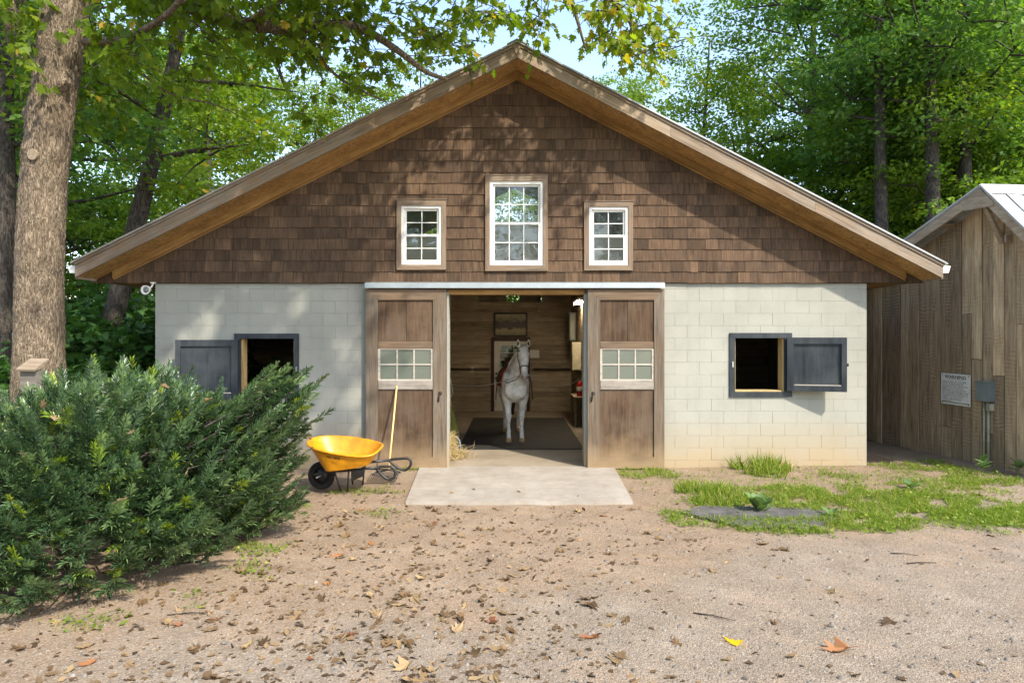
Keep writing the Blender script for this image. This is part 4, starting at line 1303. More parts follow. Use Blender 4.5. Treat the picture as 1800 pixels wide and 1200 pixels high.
for s in (-1, 1):
    for yy, xx in ((.012, .136), (1.52, .15)):
        MB().rings([((s * xx, yy - .012, .0), (.064, 0, 0), (0, .068, 0)), ((s * xx, yy - .005, .04), (.058, 0, 0), (0, .06, 0)), ((s * xx, yy + .01, .085), (.05, 0, 0), (0, .05, 0))], 16).build('hoof', M['hoof'], horse, True, True)
    MB().ball((.139 + s * .108, -.527, 1.775), (.016, .017, .019), 10, 7).build('eye', M['black'], horse, True, True)
    MB().ball((.15 + s * .042, -.683, 1.362), (.011, .012, .02), 8, 6).build('nostril', M['leather'], horse, True, True)
    # ear: a pointed leaf-shaped shell, dark inside
    e0 = Vector((.137 + s * .082, -.385, 1.945))
    tip = e0 + Vector((s * .022, -.005, .155))
    mid = e0.lerp(tip, .45) + Vector((s * .010, 0, 0))
    MB().rings([(e0, (.036, 0, 0), (0, .034, 0)), (e0.lerp(mid, .5), (.044, 0, 0), (0, .03, 0)), (mid, (.042, 0, 0), (0, .026, 0)), (mid.lerp(tip, .55), (.026, 0, 0), (0, .016, 0)), (tip, (.004, 0, 0), (0, .004, 0))], 12).build('ear', M['coat'], horse, True, True)
    q = mid + Vector((0, -.02, -.008))
    MB().ball(q, (.022, .010, .052), 10, 7).build('ear_hollow', M['leather'], horse, True, True)
mb = MB()
for k in range(16):
    xx = .137 + U(-.05, .05)
    mb.tube([(xx, -.40 + U(-.01, .01), 1.99), (xx + U(-.02, .02), -.47, 1.955 + U(-.02, .01)), (xx + U(-.03, .03), -.515, 1.86 + U(-.05, .03))], [.010, .009, .003], 6)
mb.build('forelock', M['coat'], horse, True, True)
mb = MB()
for k in range(34):
    t = k / 33
    c = Vector((.0, .16, 1.66)).lerp(Vector((.125, -.28, 1.99)), t)
    sx = -1 if k % 5 else 1
    mb.tube([c, c + Vector((sx * (.07 + .06 * (1 - t)), -.01, -.05)), c + Vector((sx * (.10 + .09 * (1 - t)) + U(-.02, .02), U(-.03, .03), -.16 - U(0, .07)))], [.012, .010, .003], 5)
mb.build('mane', M['coat'], horse, True, True)
mb = MB(); mb.tube([(0, 1.72, 1.42), (0, 1.86, 1.32), (0, 1.92, 1.05), (.02, 1.90, .6), (.02, 1.87, .35)], [.04, .06, .08, .085, .03], 12)
mb.build('tail', M['leather'], horse, True, True)
# bridle
HM = Matrix.Translation((HX, HY, .017)) @ Matrix.Rotation(HR, 4, 'Z')
def hw(p): return HM @ Vector(p)
bl = thing('bridle', hw((.14, -.5, 1.4)), 'dark leather bridle on the white horse', 'bridle')
def loop(c, d, rx, rd, wd, name):
    d = Vector(d).normalized(); x = Vector((1, 0, 0)); x = (x - d * x.dot(d)).normalized(); y = d.cross(x)
    mb = MB(); n = 24
    pts = [hw(Vector(c) + x * rx * math.cos(2 * PI * i / n) + y * rd * math.sin(2 * PI * i / n)) for i in range(n + 1)]
    mb.tube(pts, wd, 6)
    mb.build(name, M['leather'], bl, True)
loop((.146, -.553, 1.535), (0, -.55, -1), .083, .108, .011, 'noseband')
loop((.135, -.435, 1.885), (0, .25, -1), .112, .125, .010, 'browband')
for s in (-1, 1):
    MB().tube([hw((.137 + s * .112, -.46, 1.90)), hw((.14 + s * .121, -.48, 1.74)), hw((.144 + s * .094, -.53, 1.60)), hw((.148 + s * .075, -.585, 1.41))], .009, 6).build('cheek_strap', M['leather'], bl, True)
    MB().disc(hw((.148 + s * .078, -.59, 1.40)), (1, .2, 0), .024, .008, 14).build('bit_ring', M['galv'], bl, True)
MB().tube([hw((.07, -.59, 1.395)), hw((-.02, -.45, 1.30)), hw((-.18, -.22, 1.22)), hw((-.27, .2, 1.30)), hw((-.22, .6, 1.52))], .009, 6).build('rein', M['leather'], bl, True)
MB().tube([hw((.226, -.59, 1.395)), hw((.25, -.42, 1.27)), hw((.28, -.15, 1.22)), hw((.29, .25, 1.32)), hw((.22, .6, 1.52))], .009, 6).build('rein', M['leather'], bl, True)
# saddle and pad
sd_ = thing('saddle', hw((0, .55, 1.5)), 'brown saddle over a rust red pad on the white horse', 'saddle')
def shell(y0, y1, off, drop, name, m, th=.02):
    mb = MB()
    ny_, na = 9, 15
    for i in range(ny_):
        y = y0 + (y1 - y0) * i / (ny_ - 1)
        rx = np.interp(y, [0, .25, .6, 1.0, 1.35], [.262, .27, .30, .315, .30]); rz = np.interp(y, [0, .25, .6, 1.0, 1.35], [.34, .37, .36, .345, .325]); zc = np.interp(y, [0, .25, .6, 1.0, 1.35], [1.14, 1.19, 1.18, 1.17, 1.21])
        for o_ in (off, off + th):
            for j in range(na):
                a = PI / 2 + (j / (na - 1) - .5) * 2 * drop
                mb.v.append(tuple(hw(((rx + o_) * math.cos(a), y, zc + (rz + o_) * math.sin(a)))))
    S = na
    for i in range(ny_ - 1):
        for j in range(na - 1):
            a = i * 2 * S + j; b = a + 2 * S
            mb.f += [(a + S, a + S + 1, b + S + 1, b + S), (a, b, b + 1, a + 1)]
            mb.t += [.5, .5]
        for j in (0, na - 1):
            a = i * 2 * S + j; b = a + 2 * S
            mb.f.append((a, a + S, b + S, b)); mb.t.append(.5)
    for i in (0, ny_ - 1):
        for j in range(na - 1):
            a = i * 2 * S + j
            mb.f.append((a, a + 1, a + S + 1, a + S)); mb.t.append(.5)
    mb.build(name, m, sd_, True)
shell(.28, 1.02, .012, 1.75, 'saddle_pad', M['padred'], .03)
shell(.36, .92, .046, 1.55, 'flap', M['leather'], .02)
MB().rings([ringD(hw((0, y, z)), (0, 1, 0), r, h) for y, z, r, h in ((.30, 1.62, .05, .05), (.36, 1.655, .12, .075), (.48, 1.61, .15, .055), (.65, 1.59, .17, .05), (.82, 1.62, .19, .06), (.92, 1.67, .17, .06), (.97, 1.67, .10, .04))], 16).build('seat', M['leather'], sd_, True)
for s in (-1, 1):
    MB().tube([hw((s * .36, .52, 1.2)), hw((s * .385, .52, .95)), hw((s * .39, .52, .82))], .012, 6).build('stirrup_leather', M['leather'], sd_, True)
    c = hw((s * .39, .52, .74)); n = 14
    MB().tube([c + Vector((math.sin(2 * PI * i / n) * .02, math.cos(2 * PI * i / n) * .055, math.sin(2 * PI * i / n + .0) * .07)) for i in range(n + 1)], .009, 6).build('stirrup', M['galv'], sd_, True)
# cross ties to both walls
for s, px_, lab in ((1, IX1 - .02, 'pale tie rope from the bridle to the right aisle wall'), (-1, IX0 + .02, 'pale tie rope from the bridle to the left aisle wall')):
    a = hw((.15 + s * .085, -.585, 1.40)); b = Vector((px_, HY + 1.0, 1.45))
    pts = [a.lerp(b, i / 12) - Vector((0, 0, 1.15 * (i / 12) * (1 - i / 12))) for i in range(13)]
    tr = MB().tube(pts, .008, 6).build('tie_rope', M['rope'], None, True)
    tag(tr, lab, 'rope')

# ------------------------------------------------------------------ wheelbarrow
wbn, wbf = 9.15, 9.80           # near and far sides (depth)
wb = thing('wheelbarrow', (wx(605, 9.45), 9.45, 0), 'yellow wheelbarrow with black loop handles standing beside the left sliding door', 'wheelbarrow')
rim = [at(540, 778, 9.42), at(543, 783, 9.24), at(556, 789, 9.10), at(580, 795, 9.06), at(610, 800, 9.04), at(638, 802.5, 9.03), at(655, 799, 9.07), at(667, 789, 9.22), at(672, 782, 9.45), at(671, 779.5, 9.66),
       at(662, 776, 9.80), at(640, 771, 9.88), at(610, 766.5, 9.90), at(580, 765.5, 9.88), at(558, 767, 9.82), at(545, 771.5, 9.66)]
bot = [at(573, 826, 9.40), at(572.5, 829, 9.22), at(575, 830, 9.15), at(590, 828.5, 9.14), at(612, 825.5, 9.13), at(632, 822, 9.12), at(645, 818.5, 9.14), at(652, 814, 9.25), at(654, 811, 9.42), at(653, 808, 9.58),
       at(648, 806, 9.70), at(632, 806, 9.74), at(610, 807.5, 9.75), at(590, 809.5, 9.74), at(579, 812, 9.70), at(575, 817, 9.58)]
n = len(rim)
cen = sum(rim, Vector()) / n
def lerp_ring(t, off=0):
    out = []
    for r_, b_ in zip(rim, bot):
        p = b_.lerp(r_, t)
        bul = math.sin(PI * t) * .006
        d = (r_ - cen); d.z = 0; d = d.normalized()
        out.append(p + d * (bul - off))
    return out
mb = MB()
rings_ = [lerp_ring(t) for t in (0, .03, .10, .4, .75, .94)]
def lip(dx, dz):
    out = []
    for r_ in rim:
        d = r_ - cen; d.z = 0; d = d.normalized()
        out.append(r_ + d * dx + Vector((0, 0, dz)))
    return out
rings_ += [lip(-.004, -.012), lip(.022, -.022), lip(.028, -.004), lip(.018, .010), lip(-.004, .010), lip(-.016, -.004)]
rings_ += [lerp_ring(t, .014) for t in (.85, .5, .2)]
low_ = [p + Vector((0, 0, .02)) + (sum(bot, Vector()) / n - p) * .08 for p in bot]
rings_.append(low_)
vs = [p for r_ in rings_ for p in r_]
fs = []
for i in range(len(rings_) - 1):
    for k in range(n):
        k2 = (k + 1) % n
        fs.append((i * n + k, i * n + k2, (i + 1) * n + k2, (i + 1) * n + k))
fs.append(tuple(range(n - 1, -1, -1))); m_ = (len(rings_) - 1) * n; fs.append(tuple(range(m_, m_ + n)))
mb.add(vs, fs, .5)
tray = mb.build('tray', M['yellow'], wb, True)
ss = tray.modifiers.new('sub', 'SUBSURF'); ss.levels = 1; ss.render_levels = 1
t = text_mesh('TRUE TEMPER', .052, 'LEFT', 0, 1.02, .0012)
wid = max(v.co.x for v in t.vertices)
p0, p1 = at(574, 801.5, 9.085), at(599, 806, 9.085)
ux = (p1 - p0) / wid
# lay the lettering on the sloping near side of the tray
nrm_side = (rim[3] - bot[3]); nrm_side = ux.normalized().cross(nrm_side).normalized()
up = nrm_side.cross(ux.normalized())
if up.z < 0: up = -up
def side_pt(px, py):
    """point on the tray's near side at a pixel, by marching the view ray"""
    k = (px - 900) / F
    q = (595 - py) / F
    a, b, c = bot[3], rim[3], rim[2]
    nn = (b - a).cross(c - a)
    den = nn.x * k + nn.y + nn.z * q
    y = (nn.dot(a) - nn.z * H) / den
    return Vector((k * y, y, H + q * y))
q0, q1 = side_pt(574, 803.5), side_pt(598.5, 807)
ux = (q1 - q0) / wid
out = Vector((0, -1, -.3)).normalized() * .022
place_text(t, q0 + out, ux, up * 1.05, 'lettering', M['ink'], tray)
# wheel
wc = at(565, 829, 9.50)
wc.z = .20
mb = MB()
n = 28
axle = Vector((.17, 1, 0)).normalized()
fx = axle.cross(Vector((0, 0, 1))).normalized()
vs, fs = [], []
for i in range(n):
    a = 2 * PI * i / n
    d = fx * math.cos(a) + Vector((0, 0, 1)) * math.sin(a)
    for k in range(10):
        b = 2 * PI * k / 10
        vs.append(wc + d * (.15 + .048 * math.cos(b)) + axle * .05 * math.sin(b))
for i in range(n):
    for k in range(10):
        fs.append((i * 10 + k, i * 10 + (k + 1) % 10, ((i + 1) % n) * 10 + (k + 1) % 10, ((i + 1) % n) * 10 + k))
mb.add(vs, fs, .5)
whl = mb.build('wheel', M['tyre'], wb, True)
mb = MB(); mb.disc(wc, axle, .112, .05, 24); mb.build('rim', M['blackmetal'], whl, True)
mb = MB(); mb.tube([wc - axle * .16, wc + axle * .16], .012, 10); mb.build('axle', M['galv'], whl, True)
# frame rails run from the axle under the tray to the loop handles
nr = [wc - axle * .15 + Vector((-.03, 0, .04)), at(575, 829, 9.22), at(612, 826.5, 9.22), at(640, 823.5, 9.2), at(668, 821, 9.2)]
fr_ = [wc + axle * .15 + Vector((-.03, 0, .04)), at(590, 820, 9.72), at(620, 817, 9.74), at(650, 812, 9.76), at(688, 808, 9.78)]
for pts in (nr, fr_): MB().tube(pts, [.015, .017, .018, .018, .019], 10).build('frame_rail', M['blackmetal'], wb, True)
def handle(pts, Y):
    P = [at(x, y, Y) for x, y in pts]
    # closed smooth loop
    Q = []
    m = len(P)
    for i in range(m):
        p0, p1, p2, p3 = P[i - 1], P[i], P[(i + 1) % m], P[(i + 2) % m]
        for s in range(4):
            t = s / 4
            Q.append(.5 * ((2 * p1) + (p2 - p0) * t + (2 * p0 - 5 * p1 + 4 * p2 - p3) * t * t + (3 * p1 - p0 - 3 * p2 + p3) * t ** 3))
    Q.append(Q[0]); Q.append(Q[1])
    MB().tube(Q, .019, 10).build('loop_handle', M['black'], wb, True)
handle([(664, 821.5), (680, 819.5), (690, 821.5), (695, 829), (693, 838), (686, 842), (678, 840), (668, 831)], 9.2)
handle([(685, 808.5), (702, 806), (716, 805.5), (722, 810), (721, 819), (713, 825.5), (704, 824), (692, 816)], 9.78)
for pts in ([at(613, 827, 9.22), at(611, 863.5, 9.30)], [at(588, 829, 9.25), at(599.5, 863, 9.34)]):
    pts[-1].z = .012
    MB().tube(pts, .013, 8).build('leg', M['blackmetal'], wb, True)
for pts in ([at(641, 817, 9.74), at(637.5, 848, 9.74)], [at(618, 819, 9.74), at(620, 848, 9.76)]):
    pts[-1].z = .012
    MB().tube(pts, .012, 8).build('leg', M['blackmetal'], wb, True)
q = [at(617, 827, 9.24), at(640, 826, 9.6), at(640, 836, 9.6), at(617, 846, 9.28)]
MB().add(q + [p + Vector((0, .006, 0)) for p in q], [(0, 1, 2, 3), (7, 6, 5, 4), (0, 4, 5, 1), (1, 5, 6, 2), (2, 6, 7, 3), (3, 7, 4, 0)], .8).build('leg_brace', M['blackmetal'], wb)

# ------------------------------------------------------------------ manure fork leaning on the door
mf = thing('manure_fork', (wx(683, 10.15), 10.15, 0), 'manure fork with a pale wooden handle leaning on the left sliding door', 'fork')
tp, bt = at(697.5, 678, YW - .17), at(683, 832, 10.35)
bt.z = .10
MB().tube([tp, tp.lerp(bt, .5) + Vector((0, .004, -.004)), bt], .014, 10).build('handle', M['ash'], mf, True)
c0 = bt
for i in range(15):
    u_ = (i - 7) / 7
    a = c0 + Vector((u_ * .19, -.02, -.02 - .0 * abs(u_)))
    b = Vector((c0.x + u_ * .20 - .02, c0.y - .22, .055 + .03 * abs(u_)))
    e = Vector((c0.x + u_ * .21 - .03, c0.y - .44, .012 + .02 * (abs(u_) > .9)))
    MB().tube([a, b, e], [.006, .006, .004], 6).build('tine', M['black'], mf)
MB().tube([c0 + Vector((-.19, -.02, -.02)), c0 + Vector((0, -.0, .015)), c0 + Vector((.19, -.02, -.02))], .014, 8).build('socket_bar', M['black'], mf, True)
MB().tube([Vector((c0.x - .22, c0.y - .22, .085)), Vector((c0.x - .02, c0.y - .23, .05)), Vector((c0.x + .18, c0.y - .22, .085))], .007, 6).build('cross_bar', M['black'], mf, True)
# ------------------------------------------------------------------ vegetation materials
def barkmat(name, dark, light, vs=9.0, ridge=.9):
    m, nt, p = newmat(name)
    tc = N(nt, 'TexCoord'); o = tc.outputs['Object']
    def stretched(k, kz, sc, det=4, dist=.8):
        mp = N(nt, 'VectorMath', operation='MULTIPLY'); nt.links.new(o, mp.inputs[0]); mp.inputs[1].default_value = (k, k, kz)
        return noise_(nt, mp.outputs[0], sc, det, .6, dist)
    a = stretched(vs * 3.4, vs * .75, 1.0, 4, 1.2)
    rid = math_(nt, 'ABSOLUTE', math_(nt, 'SUBTRACT', math_(nt, 'MULTIPLY', a, 2.0), 1.0))
    b = stretched(vs * 7, vs * 2.2, 1.0, 3, .6)
    hgt = math_(nt, 'ADD', rid, math_(nt, 'MULTIPLY', b, .55))
    n2 = noise_(nt, o, 2.2, 5, .6)
    lt = ramp(nt, n2, [(.3, tuple(x * .74 for x in light)), (.7, light)])
    e = ramp(nt, hgt, [(.24, (0, 0, 0)), (.52, (1, 1, 1))])
    c = mix(nt, e, dark, lt)
    c = mix(nt, math_(nt, 'MULTIPLY', ramp(nt, noise_(nt, o, 1.1, 4), [(.58, (0, 0, 0)), (.72, (1, 1, 1))]), .3), c, tuple(min(1, x * 1.3) for x in light))
    nt.links.new(c, p.inputs['Base Color'])
    p.inputs['Roughness'].default_value = .95
    p.inputs['Specular IOR Level'].default_value = .15
    bump(nt, p, hgt, ridge, .03)
    return m
M['bark'] = barkmat('maple_bark', (.065, .048, .034), (.38, .30, .215), 8, 1.0)
M['darkbark'] = barkmat('dark_bark', (.03, .026, .022), (.125, .108, .09), 5, .8)
G = lambda *s: [(p, c) for p, c in s]
M['leaf_a'] = leafmat('leaf_mid_green', G((0, (.070, .140, .020)), (.45, (.15, .255, .034)), (.85, (.27, .37, .042)), (1, (.36, .33, .04))), .5)
M['leaf_b'] = leafmat('leaf_deep_green', G((0, (.060, .140, .034)), (.5, (.125, .24, .052)), (.9, (.215, .335, .060)), (1, (.28, .33, .05))), .48)
M['leaf_c'] = leafmat('leaf_bright_green', G((0, (.075, .135, .014)), (.5, (.155, .24, .022)), (.9, (.27, .325, .026)), (1, (.44, .31, .03))), .55)
M['leaf_d'] = leafmat('undergrowth_leaf', G((0, (.032, .088, .022)), (.5, (.072, .17, .040)), (.9, (.13, .24, .055)), (1, (.20, .27, .05))), .35, .4, .4)
M['yew'] = leafmat('yew_needle', G((0, (.026, .062, .028)), (.6, (.086, .160, .066)), (.88, (.175, .275, .11)), (.93, (.17, .27, .03)), (1, (.28, .36, .03))), .2, .27, .8)
M['grassm'] = leafmat('grass_blade', G((0, (.08, .15, .015)), (.5, (.165, .255, .028)), (.85, (.28, .32, .055)), (1, (.46, .38, .15))), .4)
M['weed'] = leafmat('weed_leaf', G((0, (.07, .14, .05)), (.6, (.13, .22, .08)), (1, (.20, .28, .09))), .35, .5, .3)
M['drytan'] = leafmat('dry_tan_leaf', G((0, (.13, .085, .045)), (.5, (.215, .145, .078)), (1, (.34, .245, .135))), .15, .7, .2)
M['drybrown'] = leafmat('dry_brown_leaf', G((0, (.045, .028, .016)), (.5, (.10, .062, .032)), (1, (.17, .105, .05))), .1, .7, .2)
M['litter'] = leafmat('crumbled_leaf', G((0, (.06, .038, .022)), (.5, (.13, .085, .048)), (1, (.26, .18, .10))), .1, .8, .15)
M['dryred'] = leafmat('dry_red_leaf', G((0, (.13, .045, .022)), (.5, (.22, .085, .04)), (1, (.30, .14, .06))), .15, .6, .25)
M['yleaf'] = leafmat('yellow_leaf', G((0, (.70, .36, .01)), (1, (.80, .48, .015))), .2, .5, .3)
M['pebble'] = plain('pebble', (.20, .18, .158), .9, 0, .2, .45, 8, .2)

# ------------------------------------------------------------------ trees
def tree_meshes(seed, height, r, z0, nclump, per, lsize, trunk_r, template='kite', spread=.5, lean=(0, 0)):
    """tapered trunk with limbs, and a crown of leaf clumps at the limb ends; returns two meshes"""
    rs = np.random.default_rng(seed)
    rnd = random.Random(seed)
    mb = MB()
    pts, rad = [], []
    wob = [rnd.uniform(-1, 1) for _ in range(4)]
    for i in range(11):
        t = i / 10
        pts.append(Vector((lean[0] * t + .18 * math.sin(t * 5 + wob[0]) * t, lean[1] * t + .18 * math.sin(t * 4 + wob[1]) * t, height * .93 * t - .1)))
        rad.append(trunk_r * (1 - .86 * t) * (1 + .45 * math.exp(-t * 22)))
    mb.tube(pts, rad, 10, True, .5)
    def trunk_at(z):
        t = max(0, min(1, z / (height * .93)))
        i = min(9, int(t * 10)); f = t * 10 - i
        return pts[i].lerp(pts[i + 1], f), trunk_r * (1 - .86 * t)
    nl = max(10, nclump // 9)
    ends = []
    for k in range(nl):
        z = z0 * .75 + (height * .9 - z0 * .75) * ((k + rnd.random()) / nl)
        p, rr = trunk_at(z)
        a = k * 2.4 + rnd.uniform(-.5, .5)
        rel = (z - z0) / (height - z0)
        reach = r * (.55 + .75 * math.sin(PI * min(1, max(.08, rel * .85 + .15)))) * rnd.uniform(.7, 1.05) * .8
        e = p + Vector((math.cos(a) * reach, math.sin(a) * reach, rnd.uniform(.05, .5) * reach))
        mid = p.lerp(e, .5) + Vector((0, 0, -.06 * reach + rnd.uniform(0, .25)))
        mb.tube([p, mid, e], [rr * .42, rr * .26, .012], 6, False, .5)
        ends.append((p, mid, e, reach))
    cl = []
    for k in range(nclump):
        p, m_, e, reach = ends[k % nl]
        t = rnd.uniform(.35, 1.08)
        q = (m_.lerp(e, (t - .5) * 2) if t > .5 else p.lerp(m_, t * 2))
        q = q + Vector((rnd.gauss(0, .22 * r), rnd.gauss(0, .22 * r), rnd.gauss(.15, .14 * r)))
        if k % 3 == 0:
            b = p.lerp(e, min(.9, t)); mb.tube([b, b.lerp(q, .55) + Vector((0, 0, .08)), q], [.028, .018, .006], 5, False, .5)
        cl.append(q)
    cl = np.array(cl)
    n = nclump * per
    ci = np.repeat(np.arange(nclump), per)
    sz = rs.uniform(.6, 1.5, nclump)[ci] * spread
    off = norm(rs.normal(size=(n, 3))) * (rs.random((n, 1)) ** .45) * sz[:, None] * np.array([1.4, 1.4, .42])
    pos = cl[ci] + off
    axis = norm(off + rs.normal(size=(n, 3)) * .35 * sz[:, None] + np.array([0, 0, -.25]) * sz[:, None])
    nrm = norm(np.array([0, 0, 1.0]) + rs.normal(size=(n, 3)) * .85)
    ctone = rs.normal(.42, .13, nclump)[ci]
    tone = np.clip(ctone + rs.normal(0, .13, n), 0, .93)
    tone[rs.random(n) < .012] = 1
    tv, tf = (KITE_V, KITE_F) if template == 'kite' else (LOBE_V, LOBE_F)
    v, f, t = scatter(tv, tf, pos, axis, nrm, rs.uniform(.65, 1.2, n) * lsize, tone)
    return mb.mesh('trunk', True), np_mesh('crown', v, f, t)

KINDS = {
    'tall': (tree_meshes(11, 19, 4.2, 4.0, 250, 130, .16, .30, spread=.62), 'leaf_a'),
    'dense': (tree_meshes(12, 16, 4.4, 2.2, 320, 150, .18, .26, spread=.68), 'leaf_b'),
    'light': (tree_meshes(13, 15, 3.6, 3.2, 160, 105, .145, .20, spread=.55), 'leaf_c'),
    'young': (tree_meshes(14, 8.5, 2.6, .9, 200, 120, .15, .10, spread=.5), 'leaf_a'),
}
made = {}
def plant_tree(kind, x, y, s, rz, label, leaf=None, name='broadleaf_tree', group='trees behind the barn', tilt=(0, 0), bark='darkbark', sxy=1.0):
    (tm, cm), lm = KINDS[kind]
    leaf = leaf or lm
    t = thing(name, (x, y, -.03), label, 'tree', group, rz)
    t.scale = (s * sxy, s * sxy, s)
    t.rotation_euler = (tilt[0], tilt[1], rz)
    if len(tm.materials) == 0: tm.materials.append(M[bark])
    if len(cm.materials) == 0: cm.materials.append(M[leaf])
    for nm, me, mt_ in (('trunk', tm, M[bark]), ('crown', cm, M[leaf])):
        o = bpy.data.objects.new(nm, me)
        C.objects.link(o)
        o.parent = t
        o.material_slots[0].link = 'OBJECT'
        o.material_slots[0].material = mt_
    return t
LT = 'green broadleaf tree in the woods left of the barn'
LM = 'broadleaf tree in the woods rising behind the barn roof'
LR = 'green broadleaf tree behind the shed and right roof slope'
random.seed(31)
WOODS = [
    ('tall', -12.5, 17.0, .95, LT), ('dense', -15.5, 20.5, .95, LT), ('light', -10.6, 23.5, .92, LT), ('light', -7.6, 27.0, .9, LT), ('dense', -19.5, 25, 1.05, LT), ('light', -13.0, 27.5, 1.05, LT),
    ('tall', -22.0, 19.0, .9, LT), ('light', -8.5, 32, 1.0, LT), ('dense', -16, 34, 1.1, LT), ('light', -3.6, 26.5, .88, LM), ('light', -4.5, 35, .95, LM), ('light', .8, 33.0, .88, LM), ('light', 2.9, 29.5, .80, LM), ('young', 2.5, 25.0, 1.0, LM),
    ('young', -1.5, 24.5, .95, LM), ('light', 4.8, 34.0, 1.0, LM),
    ('light', 7.4, 26.0, 1.05, LR), ('tall', 10.6, 23.5, .92, LR), ('dense', 13.4, 21.0, .90, LR), ('light', 14.8, 26.5, 1.15, LR), ('tall', 18.0, 23.5, .95, LR), ('light', 10.8, 31.0, 1.1, LR), ('tall', 19.5, 31, 1.1, LR),
    ('dense', 23.5, 27.5, 1.1, LR), ('light', 15.5, 18.6, .72, LR), ('light', 12.0, 17.9, .95, LR), ('tall', 16.4, 20.0, .85, LR), ('young', 10.0, 19.6, .95, LR), ('young', 12.6, 17.6, .9, LR), ('young', 8.1, 22.3, 1.0, LR), ('dense', 27, 34, 1.2, LR), ('tall', 5.8, 40, 1.0, LM),
]
for k, (kind, x, y, s, lab) in enumerate(WOODS):
    grp = {LT: 'trees left of the barn', LM: 'trees rising behind the barn roof', LR: 'trees behind the shed'}[lab]
    lab = {'tall': 'tall ', 'dense': 'dense ', 'light': 'airy ', 'young': 'young '}[kind] + lab
    grp = kind + ' ' + grp
    plant_tree(kind, x, y, s * U(.95, 1.05), U(0, 6.28), lab, group=grp, tilt=(U(-.04, .04), U(-.04, .04)))
# wood across the drive, behind the viewer: it is what the gable windows reflect
for k, (x, y, s) in enumerate(((-14, -24, 1.0), (-6, -28, 1.1), (2, -30, 1.0), (10, -34, 1.1), (-22, -20, 1.1), (19, -38, 1.1), (-10, -36, 1.2))):
    plant_tree(('dense', 'tall', 'light')[k % 3], x, y, s, U(0, 6.28), 'tree across the drive opposite the barn', group='trees across the drive')

# leaning trunk behind the maple
(tm2, cm2) = tree_meshes(41, 15, 3.6, 7.5, 130, 90, .16, .25, spread=.6, lean=(2.7, .6))
KINDS['lean'] = ((tm2, cm2), 'leaf_c')
plant_tree('lean', (146 - 900) * 13.6 / F, 13.6, 1.0, 0, 'leaning dark trunked tree between the big maple and the barn', group='trees left of the barn')
(tm3, cm3) = tree_meshes(42, 14, 3.0, 7.0, 90, 80, .16, .21, spread=.6)
KINDS['edge'] = ((tm3, cm3), 'leaf_b')
plant_tree('edge', (3 - 900) * 12.2 / F, 12.2, 1.0, 0, 'dark straight trunked tree standing behind the big maple', group='trees left of the barn')
# right-hand trunks that show through the foliage
(tm4, cm4) = tree_meshes(43, 16, 3.4, 9.6, 120, 100, .16, .24, spread=.6, lean=(-.6, 0))
KINDS['stem'] = ((tm4, cm4), 'leaf_b')
for px_, yy, s in ((1562, 17.2, .98), (1655, 16.4, 1.0), (1712, 17.0, .95)):
    plant_tree('stem', (px_ - 900) * yy / F, yy, s, U(0, .6), {1562: 'tree with a bare dark trunk between the barn eave and the shed roof', 1655: 'tree with a forked dark trunk just behind the shed ridge', 1712: 'tree with a slender dark trunk standing over the tin shed roof'}[px_], group='bare trunks above the shed')

# undergrowth: leafy saplings and shrubs by the left corner of the barn and under the trees
def shrub_meshes(seed, w, h, ncl, per, lsize, lobed=True):
    rs = np.random.default_rng(seed)
    rnd = random.Random(seed)
    mb = MB()
    cl = []
    for k in range(ncl):
        a, q = rnd.uniform(0, 2 * PI), math.sqrt(rnd.random()) * w
        z = h * (.06 + .94 * rnd.random() ** .8) * (1 - .45 * (q / w) ** 2)
        p = Vector((math.cos(a) * q, math.sin(a) * q, z))
        cl.append(p)
        if k % 2 == 0:
            b = Vector((p.x * .25, p.y * .25, 0)); mb.tube([b, b.lerp(p, .5) + Vector((0, 0, .1 * h)), p], [.022, .014, .004], 5, False, .5)
    cl = np.array(cl)
    n = ncl * per
    ci = np.repeat(np.arange(ncl), per)
    off = rs.normal(size=(n, 3)) * np.array([.22, .22, .13])
    pos = cl[ci] + off
    pos[:, 2] = np.maximum(pos[:, 2], .03)
    out = norm(pos * np.array([1, 1, .15]) + rs.normal(size=(n, 3)) * .4 * w)
    axis = norm(out + np.array([0, 0, -.35]))
    nrm = norm(np.array([0, 0, 1.0]) + out * .35 + rs.normal(size=(n, 3)) * .35)
    tone = np.clip(rs.normal(.42, .12, ncl)[ci] + rs.normal(0, .13, n), 0, .95)
    v, f, t = scatter(LOBE_V if lobed else KITE_V, LOBE_F if lobed else KITE_F, pos, axis, nrm, rs.uniform(.6, 1.2, n) * lsize, tone)
    return mb.mesh('stems', True), np_mesh('foliage', v, f, t)
SH = [shrub_meshes(51, 1.3, 2.6, 110, 34, .17), shrub_meshes(52, 1.6, 3.3, 130, 34, .18)]
for (sm_, fm_) in SH:
    sm_.materials.append(M['darkbark']); fm_.materials.append(M['leaf_d'])
spots = [(-8.0, 12.9, 0, 1.0), (-7.0, 13.9, 1, .95), (-9.4, 13.6, 1, 1.0), (-8.4, 15.3, 1, 1.1), (-6.9, 16.5, 0, 1.1), (-10.9, 14.6, 0, 1.1), (-12.4, 16.4, 1, 1.1), (-10.2, 17.6, 1, 1.15), (-8.2, 18.6, 0, 1.2), (-13.8, 13.2, 0, 1.1),
         (-9.2, 11.6, 0, .8), (-10.6, 11.9, 1, .85), (-2.6, 23.2, 1, .8), (.2, 23.0, 0, .9), (2.2, 23.6, 1, .8), (9.0, 16.8, 0, 1.0), (10.6, 16.2, 1, 1.0), (8.6, 18.6, 1, 1.0)]
